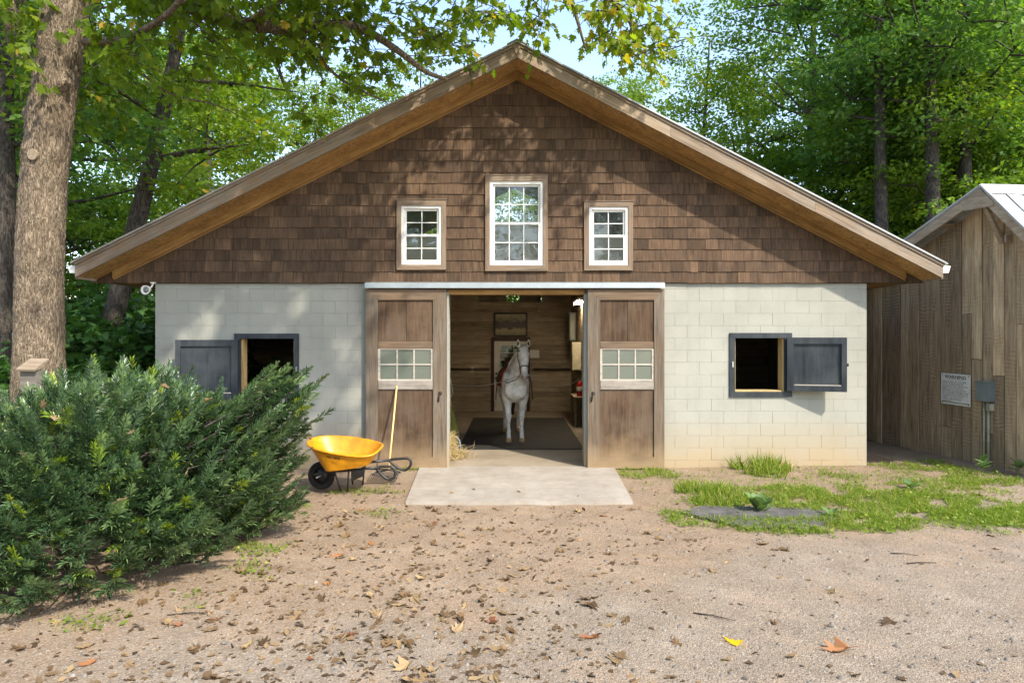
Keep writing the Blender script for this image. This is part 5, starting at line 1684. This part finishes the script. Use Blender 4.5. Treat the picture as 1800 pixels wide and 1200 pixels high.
for k, (x, y, v_, s) in enumerate(spots):
    lf = x < -5
    t = thing('undergrowth_shrub', (x, y, -.03), 'leafy maple undergrowth shrub between the trunk and the left barn corner' if lf else 'leafy shrub growing behind the buildings', 'shrub',
              'undergrowth left of the barn' if lf else 'shrubs behind the buildings', U(0, 6.28))
    t.scale = (s, s, s)
    for nm, me in zip(('stems', 'foliage'), SH[v_]):
        o = bpy.data.objects.new(nm, me); C.objects.link(o); o.parent = t

# ------------------------------------------------------------------ the big maple
mp_ = thing('maple_tree', (-6.72, 9.6, -.03), 'big maple with a thick tan trunk standing behind the yew beside the barn', 'tree')
cl_px = [(66, 720, 106), (67, 640, 98), (70, 500, 92), (74, 400, 92), (79, 320, 90), (84, 270, 90), (92, 200, 88), (102, 130, 88), (110, 60, 92), (118, 0, 92)]
pts_, rad_ = [], []
for px_, py_, wd in cl_px:
    p = at(px_, py_, 9.6); pts_.append(p); rad_.append(wd / 2 * 9.6 / F * .82 - .012)
pts_.insert(0, Vector((pts_[0].x - .02, 9.6, -.15))); rad_.insert(0, rad_[0] * 1.25)
pts_ += [Vector((-6.05, 9.55, 8.2)), Vector((-5.85, 9.4, 9.6)), Vector((-5.7, 9.3, 11.2)), Vector((-5.6, 9.2, 13.2))]
rad_ += [.29, .24, .18, .10]
# knots: (px, py, angle offset from the camera side in rad, height, strength, size)
knots = [(75, 268, -.42, .05, .10), (112, 275, .95, .045, .10), (135, 155, .95, .09, .10), (48, 205, -1.1, .07, .10), (60, 470, -.1, .05, .08), (108, 500, .8, .05, .08), (105, 455, .6, .03, .07), (50, 545, -.4, .03, .09)]
vs, fs = [], []
NS, NR = 96, 240
zz_ = [p.z for p in pts_]
for i in range(NR):
    z = zz_[0] + (zz_[-1] - zz_[0]) * i / (NR - 1)
    cx_ = np.interp(z, zz_, [p.x for p in pts_]); cy_ = np.interp(z, zz_, [p.y for p in pts_]); rr = np.interp(z, zz_, rad_)
    for k in range(NS):
        a = 2 * PI * k / NS
        r_ = rr * (1 + .035 * math.sin(3 * a + z * .6) + .02 * math.sin(5 * a - z))
        q = Vector((math.cos(a) * 5.0, math.sin(a) * 5.0, z * 2.2))
        r_ += .030 * (abs(noise.noise(q * 2.0)) - .25) + .012 * noise.noise(q * 5)
        for (kx, ky, ka, st, sg_) in knots:
            kz = at(kx, ky, 9.6).z
            da = (a + PI / 2 - ka + PI) % (2 * PI) - PI
            d2 = ((z - kz) / sg_) ** 2 + (da * rr / sg_) ** 2
            if d2 < 9: r_ += st * math.exp(-d2)
        vs.append((cx_ + math.cos(a) * r_, cy_ + math.sin(a) * r_, z))
for i in range(NR - 1):
    for k in range(NS):
        k2 = (k + 1) % NS
        fs.append((i * NS + k, i * NS + k2, (i + 1) * NS + k2, (i + 1) * NS + k))
MB().add(vs, fs, .5).build('trunk', M['bark'], mp_, True)
# pale pruning scar
kc = at(56, 272, 9.6 - .30)
MB().disc(kc + Vector((.02, -.01, 0)), (-.1, -1, -.1), .075, .03, 18).build('pruning_scar', M['planky'], mp_)
limbs = []
def limb(pts, r0, r1, name='limb', par=None):
    P = [Vector(p) for p in pts]
    Q, m = [], len(P)
    for i in range(m - 1):
        p0, p1, p2, p3 = P[max(0, i - 1)], P[i], P[i + 1], P[min(m - 1, i + 2)]
        for s in range(5):
            t = s / 5
            Q.append(.5 * ((2 * p1) + (p2 - p0) * t + (2 * p0 - 5 * p1 + 4 * p2 - p3) * t * t + (3 * p1 - p0 - 3 * p2 + p3) * t ** 3))
    Q.append(P[-1])
    n_ = len(Q)
    MB().tube(Q, [r0 + (r1 - r0) * i / (n_ - 1) for i in range(n_)], 10, True, .5).build(name, M['bark'], mp_, True)
    limbs.append(Q)
    return Q
limb([(-6.15, 9.55, 7.9), at(285, -15, 9.4), at(360, 22, 9.35), at(430, 43, 9.3), at(520, 49, 9.3), at(600, 45, 9.3), at(650, 58, 9.25), at(700, 90, 9.2), at(750, 127, 9.15), at(785, 139, 9.1)], .13, .022)
limb([at(40, 115, 9.6), at(28, 80, 9.5), at(22, 40, 9.3), at(16, -30, 9.2), at(0, -140, 9.0)], .12, .07)
limb([at(150, 75, 9.5), at(185, 72, 9.1), at(225, 72, 8.8), at(250, 55, 8.6), at(300, 20, 8.3), at(360, -60, 8.0)], .06, .03)
limb([at(600, 45, 9.3), at(560, 90, 9.6), at(600, 140, 9.8), at(680, 180, 9.9)], .035, .012)
limb([at(430, 43, 9.3), at(480, 10, 9.0), at(560, -40, 8.8), at(680, -80, 8.6)], .05, .02)
limb([(-5.9, 9.4, 9.0), (-4.2, 9.0, 10.2), (-2.4, 8.9, 10.6), (-.4, 9.0, 9.8), at(985, -60, 9.6), at(1010, 20, 9.8), at(1030, 90, 9.9)], .11, .012)
limb([(-.4, 9.0, 9.8), (.9, 9.2, 9.0), at(1070, -20, 9.8), at(1110, 50, 9.9), at(1060, 95, 9.9)], .05, .010)
limb([(-5.9, 9.4, 9.6), (-4.6, 8.2, 11.2), (-2.6, 7.2, 11.8), (-.4, 6.5, 11.6)], .11, .03)
limb([(-5.8, 9.3, 10.6), (-7.2, 8.4, 12.0), (-8.4, 7.2, 12.6)], .09, .03)
limb([(-5.7, 9.3, 10.2), (-4.4, 10.3, 11.4), (-2.4, 11.0, 12.0)], .09, .03)
limb([at(250, 130, 9.7), at(300, 165, 9.9), at(380, 185, 10.0), at(440, 215, 10.0)], .022, .006)
# leafy twigs: (centre, spread, twigs, leaves per twig)
rs = np.random.default_rng(77)
tw = MB()
LP, LA, LN, LTn, LS = [], [], [], [], []
def sprig(c, d, ln, nl, size, bright):
    c, d = Vector(c), Vector(d).normalized()
    p = [c, c + d * ln * .5 + Vector((0, 0, .02)), c + d * ln + Vector((0, 0, -.10 * ln))]
    tw.tube(p, [.008, .006, .003], 4, False, .5)
    for k in range(nl):
        t = .15 + .85 * (k + random.random()) / nl
        q = p[0].lerp(p[1], t * 2) if t < .5 else p[1].lerp(p[2], t * 2 - 1)
        a = Vector((random.gauss(0, 1), random.gauss(0, 1), random.gauss(-.5, .5))).normalized()
        q = q + a * .06
        LP.append(q); LA.append((a * .8 + d * .3 + Vector((0, 0, -.55))).normalized())
        LN.append((Vector((0, 0, 1)) + Vector((random.gauss(0, .5), random.gauss(-.15, .5), 0))).normalized())
        LTn.append(min(.97, max(0, random.gauss(bright, .17))) if random.random() > .012 else 1.0)
        LS.append(size * U(.6, 1.2))
random.seed(91)
def cloud(x0, x1, y0, y1, d0, d1, n_, nl, size, bright, keep=None):
    done = 0
    while done < n_:
        px_, py_ = U(x0, x1), U(y0, y1)
        if keep and not keep(px_, py_): continue
        c = at(px_, py_, U(d0, d1))
        sprig(c, (U(-1, 1), U(-1, 1), U(-.5, .15)), U(.35, .8), nl, size, bright)
        done += 1
# over the left roof slope, hung from the long limb
cloud(150, 330, -60, 130, 8.2, 9.6, 60, 9, .14, .45)
cloud(300, 620, -60, 130, 8.6, 10.2, 150, 9, .14, .5, lambda x, y: y < 40 + 70 * noise.noise(Vector((x * .012, 3, 0))) + 50)
cloud(560, 860, -60, 60, 9.0, 10.2, 75, 9, .135, .5, lambda x, y: noise.noise(Vector((x * .016, y * .016, 7))) > -.15)
cloud(690, 830, 60, 112, 9.0, 10.2, 14, 8, .13, .55, lambda x, y: y < 100)
cloud(790, 850, 70, 108, 10.1, 10.4, 9, 6, .11, .5)
cloud(850, 960, -60, 45, 9.6, 10.4, 26, 8, .13, .6)
cloud(520, 720, 60, 200, 9.6, 10.3, 26, 9, .13, .5, lambda x, y: y < 215 - (x - 520) * .45)
cloud(955, 1165, -50, 120, 9.6, 10.4, 80, 8, .14, .74, lambda x, y: y < 55 + (x - 955) * .3 and noise.noise(Vector((x * .014, y * .014, 2))) > -.12)
cloud(0, 45, -30, 120, 8.6, 9.4, 20, 9, .14, .4)
cloud(40, 260, 60, 240, 10.0, 11.0, 40, 9, .14, .35)
# the rest of the crown, above the frame; it shades the left half of the barn
random.seed(17)
for k in range(400):
    t = random.random()
    Q = limbs[random.choice((5, 7, 7, 8, 9, 9, 4))]
    c = Q[int((.25 + .75 * t) * (len(Q) - 1))] + Vector((random.gauss(0, .75), random.gauss(0, .75), random.gauss(.35, .6)))
    if c.z < H + 640 * max(c.y, 2) / F: continue
    if c.x > .0: continue
    sprig(c, (U(-1, 1), U(-1, 1), U(-.4, .3)), U(.5, 1.0), 16, .17, .45)
n_ = 0
while n_ < 400:
    c = Vector((U(-5.5, 2.2), U(3.8, 9.6), U(6.0, 11.6)))
    if c.z < H + 650 * c.y / F: continue
    s_ = c - SUN * ((c.y - 11.2) / SUN.y)                  # where this sprig's shade meets the barn front
    if s_.x > -2.5 or s_.x < -7 or s_.z < -.6 or s_.z > 5.2: continue
    if noise.noise(Vector((s_.x * 1.5 + s_.z * .5, s_.z * .45, 9))) > -.10: continue
    sprig(c, (U(-1, 1), U(-1, 1), U(-.4, .3)), U(.5, 1.0), 14, .17, .45)
    n_ += 1
for k in range(150):
    c = Vector((U(-8.5, -5), U(6, 11), U(9.5, 14.5)))
    sprig(c, (U(-1, 1), U(-1, 1), U(-.4, .3)), U(.5, 1.0), 16, .17, .45)
v, f, t = scatter(LOBE_V, LOBE_F, np.array(LP), np.array(LA), np.array(LN), np.array(LS), np.array(LTn))
mpl = link('leaves', np_mesh('leaves', v, f, t), M['leaf_c'], mp_)
tag(mpl, kind='stuff')
tag(tw.build('twigs', M['darkbark'], mp_), kind='stuff')
# bird box on the maple
bb = thing('bird_box', at(60, 660, 9.15), 'small wooden bird box with a tan lid on the maple trunk above the yew', 'bird box')
c = at(59, 658, 9.05)
MB().box(c.x - .11, c.x + .11, c.y - .1, c.y + .1, c.z - .22, c.z + .06).build('body', M['grey_wood'], bb)
MB().obox(c + Vector((0, -.02, .13)), (.13, 0, 0), (0, .14, .07), (0, -.005, .012), .2).build('lid', M['plankx'], bb)

# ------------------------------------------------------------------ plum yew
yw = thing('plum_yew', (-4.5, 7.2, 0), 'large spreading dark green plum yew bush in front of the left barn wall', 'bush')
rs = np.random.default_rng(5)
random.seed(5)
stem = MB()
SP, SAx, SNm, STn = [], [], [], []
def yew_h(x, y):
    """outline of the mound"""
    dx, dy = (x + 4.65) / 2.45, (y - 7.25) / 1.95
    return 1 - dx * dx - dy * dy
base = Vector((-4.5, 7.4, 0))
nb_ = 0
def branch(tipv, start, nsh, young):
    mid = start.lerp(tipv, .55) + Vector((0, 0, -.10))
    stem.tube([start, mid, tipv], [.012, .009, .004], 5, False, .5)
    d = (tipv - mid).normalized()
    side = d.cross(Vector((0, 0, 1))).normalized()
    dout = (tipv - Vector((-4.6, 7.4, .2))).normalized()
    for k in range(nsh):
        t = .0 + 1.0 * k / (nsh - 1)
        p = mid.lerp(tipv, t)
        if k == nsh - 1: sd_v = d
        else: sd_v = (d * .55 + dout * .55 + side * (1 if k % 2 else -1) * U(.3, .9) + Vector((0, 0, U(-.45, .35)))).normalized()
        SP.append(p); SAx.append(sd_v)
        SNm.append((Vector((0, 0, 1)) + Vector((random.gauss(0, .3), random.gauss(0, .3), 0))).normalized())
        STn.append(1 if random.random() < young else 0)
tries = 0
while nb_ < 1250 and tries < 20000:
    tries += 1
    u_, v_ = U(-1, 1), U(0, 2 * PI)
    # points on the upper ellipsoid, lumpy
    th = math.acos(U(-.2, 1))
    dv = Vector((math.sin(th) * math.cos(v_), math.sin(th) * math.sin(v_), math.cos(th)))
    lump = 1 + .16 * noise.noise(dv * 2.3 + Vector((4, 0, 0))) + .08 * noise.noise(dv * 6)
    sh_ = random.choice((1, 1, 1, .9, .78, .62))
    p = Vector((-4.95 + dv.x * 2.2 * lump * sh_, 6.95 + dv.y * 2.02 * lump * sh_, .22 + dv.z * 1.22 * lump * sh_))
    if p.z < .04: p.z = U(.03, .14)
    # taller towards the back left, long sprays to the upper right
    q = base.lerp(p, .25); q.z = max(.05, p.z * .35)
    if p.y > 8.2 and dv.z < .25 and random.random() < .7: continue
    tip = p + Vector((dv.x * .12, dv.y * .08, .10))
    if dv.x > .35:
        tip += Vector((U(-.05, .18), U(-.1, .1), U(.05, .25)))
    branch(tip, p.lerp(base, .26) + Vector((0, 0, -.05)), random.choice((8, 10, 12)), .05)
    nb_ += 1
# the leggy sprays reaching over the wheelbarrow side
for k in range(100):
    st_ = Vector((U(-3.7, -3.0), U(6.4, 8.0), U(.3, 1.3)))
    tip = st_ + Vector((U(.45, .85), U(-.15, .25), U(.25, .55)))
    branch(tip, st_, 9, .03)
# upright leaders on top
for k in range(40):
    x_, y_ = U(-5.0, -3.2), U(6.8, 8.4)
    z_ = .24 + 1.20 * math.sqrt(max(0, yew_h(x_, y_)))
    branch(Vector((x_ + U(-.15, .25), y_, z_ + U(.12, .34))), Vector((x_, y_, z_ - .25)), 8, .10)
SP, SAx, SNm, STn = np.array(SP), norm(np.array(SAx)), np.array(SNm), np.array(STn)
# one shoot = needles in two loose ranks, longest in the middle
nv, nf = [], []
rnd = random.Random(3)
NN = 22
for k in range(NN):
    t = k / (NN - 1)
    s = 1 if k % 2 else -1
    y = t * .90
    ln = (.42 if t < .8 else .42 - (t - .8) * .6) * rnd.uniform(.85, 1.1)
    a = R(64 - 44 * t) + rnd.uniform(-.12, .12)
    roll = rnd.uniform(-.7, 1.15)
    d_ = Vector((math.sin(a) * s * math.cos(roll), math.cos(a), math.sin(a) * math.sin(roll)))
    w_ = .031
    wv_ = Vector((math.cos(a) * w_, -math.sin(a) * s * w_, .012))
    b0 = Vector((0, y, 0))
    o0 = len(nv)
    nv += [b0, b0 + d_ * ln * .5 + wv_ + Vector((0, 0, .02)), b0 + d_ * ln + Vector((0, 0, -.05)), b0 + d_ * ln * .5 - wv_ + Vector((0, 0, .02))]
    nf += [(o0, o0 + 1, o0 + 2), (o0, o0 + 2, o0 + 3)]
size = rs.uniform(.09, .24, len(SP))
tone = np.where(STn > 0, rs.uniform(.90, 1.0, len(SP)), np.clip(rs.normal(.5, .27, len(SP)), 0, .88))
v, f, t = scatter([tuple(p) for p in nv], nf, SP, SAx, SNm, size, tone)
yl = link('needles', np_mesh('needles', v, f, t), M['yew'], yw)
tag(yl, kind='stuff')
stem.build('stems', M['darkbark'], yw)
print('yew tris', len(f), 'maple tris', len(LP) * 10)

# ------------------------------------------------------------------ fallen leaves, pebbles, grass, weeds
def dry_leaf(seed):
    rnd = random.Random(seed)
    me = MB()
    cu, tw_ = rnd.uniform(.3, 1.3), rnd.uniform(-.8, .8)
    nar = rnd.uniform(.45, .95)
    vs = []
    for (x, y, z) in LOBE_V:
        x2 = x * nar * rnd.uniform(.75, 1.2); y2 = (y - .4) * rnd.uniform(.9, 1.1)
        zz = cu * (x2 * x2 * 1.5 + .5 * y2 * y2) + tw_ * x2 * y2 + rnd.uniform(-.03, .03)
        vs.append((x2 * (1 - .25 * cu * abs(x2)), y2, zz + .02))
    m0 = min(v_[2] for v_ in vs)
    vs = [(a, b, c - m0) for a, b, c in vs]
    me.add(vs, LOBE_F, rnd.random())
    b = me.v[0]
    me.tube([b, (b[0] + .03, b[1] - .2, b[2] + .03), (b[0] + .06, b[1] - .38, b[2] + .01)], .012, 4, True, .5)
    return me.mesh('dry_leaf')
DL = [dry_leaf(k) for k in range(10)]
random.seed(63)
def leaf_spot():
    while True:
        px_, py_ = U(-40, 1840), 860 + 360 * random.random() ** 1.25
        Y = (H + .02) * F / (py_ - 595)
        X = (px_ - 900) * Y / F
        d = math.exp(-((px_ - 640) / 420) ** 2) * .9 + .10 + .35 * math.exp(-((py_ - 945) / 50) ** 2) * (px_ > 600) * (px_ < 1500)
        if px_ > 1150: d *= .55
        if -1.4 < X < 1.6 and Y > 8.7: d *= .06
        if random.random() < d and yew_h(X, Y) < .15: return X, Y
KL = [('drytan', 'pale tan dead leaf lying curled on the bare drive', 'tan fallen leaves on the drive'),
      ('drybrown', 'dark brown dead leaf lying curled on the bare drive', 'brown fallen leaves on the drive'),
      ('dryred', 'rust red dead leaf lying on the bare drive', 'rust red fallen leaves on the drive')]
def put_leaf(x, y, s, mat, label, group, z=None, tilt=.35, up=None):
    o = bpy.data.objects.new('fallen_leaf', random.choice(DL))
    C.objects.link(o)
    if len(o.data.materials) == 0: o.data.materials.append(M['drytan'])
    o.material_slots[0].link = 'OBJECT'; o.material_slots[0].material = M[mat]
    o.location = (x, y, (gz(x, y) if z is None else z) + .002)
    o.rotation_euler = (U(-tilt, tilt), U(-tilt, tilt), U(0, 6.28))
    o.scale = (s, s, s * U(.7, 1.3))
    return tag(o, label, 'leaf', group)
for k in range(265):
    x, y = leaf_spot()
    kk = random.choices((0, 1, 2), (.48, .47, .05))[0]
    on = -1.38 < x < 1.57 and y > 8.75
    m_, lab, grp = KL[kk]
    if on: lab, grp = lab.replace('the bare drive', 'the concrete apron'), grp.replace('drive', 'concrete apron')
    put_leaf(x, y, U(.07, .15), m_, lab, grp, .014 if on else None)
p = at(1288, 1123, H * F / 528); put_leaf(p.x, p.y, .16, 'yleaf', 'bright yellow maple leaf lying on the gravel drive', None, tilt=.1)
p = at(1472, 1137, H * F / 542); put_leaf(p.x, p.y, .20, 'dryred', 'large red brown maple leaf with curled lobes on the gravel drive', None, tilt=.1)
for px_, py_, Y in ((290, 680, 6.4), (75, 710, 6.0), (470, 745, 6.7), (545, 770, 7.0), (95, 735, 5.9), (365, 705, 6.6), (230, 760, 5.7), (40, 800, 5.5), (215, 880, 5.4), (330, 830, 5.8)):
    q = at(px_, py_, Y)
    put_leaf(q.x, q.y, .10, 'drytan', 'tan dead leaf caught in the plum yew foliage', 'dead leaves caught in the yew', q.z, 1.2)
# smaller crumbs of leaf as one litter
n = 2200
LX = np.array([leaf_spot() for _ in range(n)])
LZ = np.array([gz(x, y) for x, y in LX]) + .006
LZ[(np.abs(LX[:, 0] - .1) < 1.45) & (LX[:, 1] > 8.75)] = .018
ps = np.column_stack([LX, LZ])
v, f, t = scatter(KITE_V, KITE_F, ps, norm(rng.normal(size=(n, 3)) * [1, 1, .25]), norm(np.array([0, 0, 1]) + rng.normal(size=(n, 3)) * .4), rng.uniform(.02, .075, n), rng.random(n))
tag(link('leaf_litter', np_mesh('leaf_litter', v, f, t), M['litter']), 'crumbled brown leaf litter scattered over the sandy drive', 'leaf litter', kind='stuff')
# twigs
random.seed(14)
for px_, py_, ln in ((1255, 1080, .32), (1620, 985, .3), (1590, 970, .25), (330, 1075, .3)):
    p = at(px_, py_, H * F / (py_ - 595)); z = gz(p.x, p.y)
    a = U(-.6, .4)
    d = Vector((math.cos(a), math.sin(a), 0)) * ln / 2
    o = MB().tube([Vector((p.x, p.y, z + .008)) - d, Vector((p.x, p.y + .015, z + .014)), Vector((p.x, p.y, z + .01)) + d], [.006, .005, .003], 6).build('twig', M['darkbark'], None, True)
    tag(o, 'thin dark twig lying on the bare drive', 'twig', 'twigs on the drive')
# pebbles
n = 16000
yy = 1 / rng.uniform(1 / 12.0, 1 / 3.6, n)
xx = rng.uniform(-.82, .82, n) * yy
k = (np.abs(xx - .1) < 1.5) & (yy > 8.7)
xx, yy = xx[~k], yy[~k]
n = len(xx)
zz = np.array([gz(a, b) for a, b in zip(xx, yy)])
PB_V = [(-.5, -.5, 0), (.5, -.45, 0), (.55, .5, 0), (-.45, .5, 0), (-.28, -.25, .45), (.3, -.3, .42), (.28, .3, .5), (-.3, .28, .4)]
PB_F = [(4, 5, 6, 7), (0, 1, 5, 4), (1, 2, 6, 5), (2, 3, 7, 6), (3, 0, 4, 7)]
an = rng.uniform(0, 6.28, n)
sz = np.minimum(.0065 * (1 + rng.pareto(2.8, n)), .034)
v, f, t = scatter(PB_V, PB_F, np.column_stack([xx, yy, zz - .001]), np.column_stack([np.cos(an), np.sin(an), rng.normal(0, .1, n)]), np.tile([0, 0, 1.0], (n, 1)), sz, rng.random(n))
tag(link('pebbles', np_mesh('pebbles', v, f, t, True), M['pebble']), 'small grey pebbles strewn over the drive', 'gravel', kind='stuff')
# grass: patches on the right and scraps elsewhere
def on_ground(px_, py_): 
    Y = (H - .0) * F / (py_ - 595); return (px_ - 900) * Y / F, Y
BL_V = [(-.03, 0, 0), (.03, 0, 0), (.024, .5, .06), (-.024, .5, .06), (0, 1, .24)]
BL_F = [(0, 1, 2), (0, 2, 3), (3, 2, 4)]
GX, GY, GS = [], [], []
random.seed(44)
def gpatch(px_, py_, rx, ry, n_, h0, h1):
    X, Y = on_ground(px_, py_)
    sx, sy = rx * Y / F, ry * Y * Y / (H * F)
    for _ in range(int(n_ * 1.35)):
        a, q = U(0, 2 * PI), math.sqrt(random.random())
        x, y = X + math.cos(a) * q * sx, Y + math.sin(a) * q * sy
        if noise.noise(Vector((x * 3, y * 3, 4))) < -.36 + .3 * q: continue
        if y > 11.12 and x < 6: continue
        if y > 8.7 and -1.5 < x < 1.66: continue
        if ((x - 3.05) / .85) ** 2 + ((y - 8.18) / .22) ** 2 < 1 and random.random() < .9: continue
        GX.append(x); GY.append(y); GS.append(U(h0, h1) * (1.15 - .5 * q))
for a in ((1330, 822, 55, 16, 1500, .12, .34), (1140, 830, 60, 10, 900, .05, .13), (1250, 868, 60, 22, 1800, .08, .22), (1400, 875, 110, 26, 2800, .05, .13), (1540, 880, 130, 30, 3600, .05, .13), (1700, 895, 120, 26, 3200, .05, .12),
          (1480, 915, 150, 16, 3000, .05, .13), (1290, 912, 120, 12, 1600, .05, .12), (1650, 860, 120, 16, 1800, .04, .11), (1740, 850, 80, 10, 1200, .05, .12), (1600, 818, 80, 10, 1200, .04, .1), (1660, 830, 90, 14, 1700, .04, .1),
          (1790, 912, 90, 22, 1500, .05, .12), (1480, 838, 40, 10, 500, .05, .1), (1200, 900, 40, 10, 500, .05, .1), (718, 822, 22, 8, 260, .05, .12), (640, 862, 70, 9, 420, .04, .09), (665, 900, 60, 8, 200, .03, .07),
          (1520, 888, 300, 34, 4200, .04, .11), (1700, 905, 140, 30, 2200, .04, .11), (1450, 870, 330, 60, 2600, .03, .10), (1400, 840, 300, 36, 900, .03, .09), (1600, 845, 200, 40, 900, .03, .09), (340, 1050, 40, 14, 260, .03, .08), (430, 1000, 60, 18, 260, .03, .07), (150, 1090, 60, 18, 160, .03, .07), (450, 960, 50, 14, 300, .04, .1), (1380, 928, 90, 8, 900, .05, .11)):
    gpatch(*a)
n = len(GX)
ps = np.column_stack([GX, GY, [gz(a, b) for a, b in zip(GX, GY)]])
axd = norm(np.array([0, 0, 1.0]) + rng.normal(size=(n, 3)) * [.42, .42, .0])
an = rng.uniform(0, 6.28, n)
gt = np.clip(rng.normal(.55, .27, n), 0, 1)
v, f, t = scatter(BL_V, BL_F, ps, axd, np.column_stack([np.cos(an), np.sin(an), np.zeros(n)]), np.array(GS), gt)
v[:, 2] = np.maximum(v[:, 2], -.03)
tag(link('grass', np_mesh('grass', v, f, t), M['grassm']), 'patchy green grass and low weeds along the barn and shed', 'grass', kind='stuff')
# low clover-like ground cover between the blades
n = 9000
sel = rng.integers(0, len(GX), n)
ps2 = ps[sel] + rng.normal(size=(n, 3)) * [.06, .06, 0] + np.column_stack([np.zeros(n), np.zeros(n), rng.uniform(.01, .05, n)])
k = ~(((ps2[:, 1] > 11.1) & (ps2[:, 0] < 6)) | ((np.abs(ps2[:, 0] - .08) < 1.55) & (ps2[:, 1] > 8.7)))
ps2 = ps2[k]; n = len(ps2)
v, f, t = scatter(KITE_V, KITE_F, ps2, norm(rng.normal(size=(n, 3)) * [1, 1, .3]), norm(np.array([0, 0, 1]) + rng.normal(size=(n, 3)) * .4), rng.uniform(.025, .06, n), np.clip(rng.normal(.45, .2, n), 0, .9))
tag(link('ground_cover', np_mesh('ground_cover', v, f, t), M['grassm']), 'low leafy ground cover between the grass blades', 'ground cover', kind='stuff')
# broad-leaved weeds
BROAD_V = [(0, 0, 0), (-.20, .18, .05), (-.30, .45, .06), (-.20, .78, .02), (0, 1, -.10), (.20, .78, .02), (.30, .45, .06), (.20, .18, .05), (0, .5, -.02)]
BROAD_F = [(0, 8, 1), (1, 8, 2), (2, 8, 3), (3, 8, 4), (4, 8, 5), (5, 8, 6), (6, 8, 7), (7, 8, 0)]
def weed(px_, py_, nl, ln, label, up=.35, stem_h=.0):
    X, Y = on_ground(px_, py_)
    z = gz(X, Y)
    w = thing('broadleaf_weed', (X, Y, z), label, 'weed')
    if stem_h: MB().tube([(X, Y, z), (X + .02, Y, z + stem_h)], .008, 6).build('stem', M['weed'], w)
    for k in range(nl):
        a = 2.4 * k + U(-.3, .3)
        axv = np.array([[math.cos(a), math.sin(a), U(.4, 2.4) * up]])
        v, f, t = scatter(BROAD_V, BROAD_F, np.array([[X, Y, z + .02 + stem_h * U(.3, 1)]]), axv, np.array([[0, 0, 1.0]]), ln * U(.7, 1.15), np.array([U(.1, 1)]))
        link('leaf', np_mesh('leaf', v, f, t), M['weed'], w)
weed(1335, 898, 13, .27, 'broad leaved burdock like weed growing at the edge of the dark mat', .75)
weed(1600, 862, 8, .17, 'low yellow green leafy weed on the sand before the shed', .4)
weed(1728, 838, 12, .16, 'leafy weed growing at the foot of the shed below the electrical box', .6, .2)
weed(1460, 905, 7, .13, 'small leafy weed in the grass beside the dark mat', .5)
weed(437, 948, 14, .10, 'small bright green vine weed at the foot of the yew', .5, .12)
weed(1790, 838, 10, .15, 'leafy weed growing at the corner of the shed', .6, .15)
# dark rubber mat half grown over
mat_pts = [on_ground(1195, 897), on_ground(1300, 925), on_ground(1420, 928), on_ground(1490, 905), on_ground(1420, 893), on_ground(1300, 890), on_ground(1235, 888)]
mat_pts = mat_pts[::1]
vs = [(x, y, gz(x, y) + .03) for x, y in mat_pts] + [(x, y, gz(x, y) - .03) for x, y in mat_pts]
k = len(mat_pts)
o = MB().add(vs, [tuple(range(k)), tuple(range(2 * k - 1, k - 1, -1))] + [(i, i + k, (i + 1) % k + k, (i + 1) % k) for i in range(k)], .8).build('ground_mat', plain('weathered_rubber', (.105, .10, .10), .85, 0, .3, .3, 6, .3))
tag(o, 'dark weathered rubber mat sunk in the grass before the right wall', 'mat')
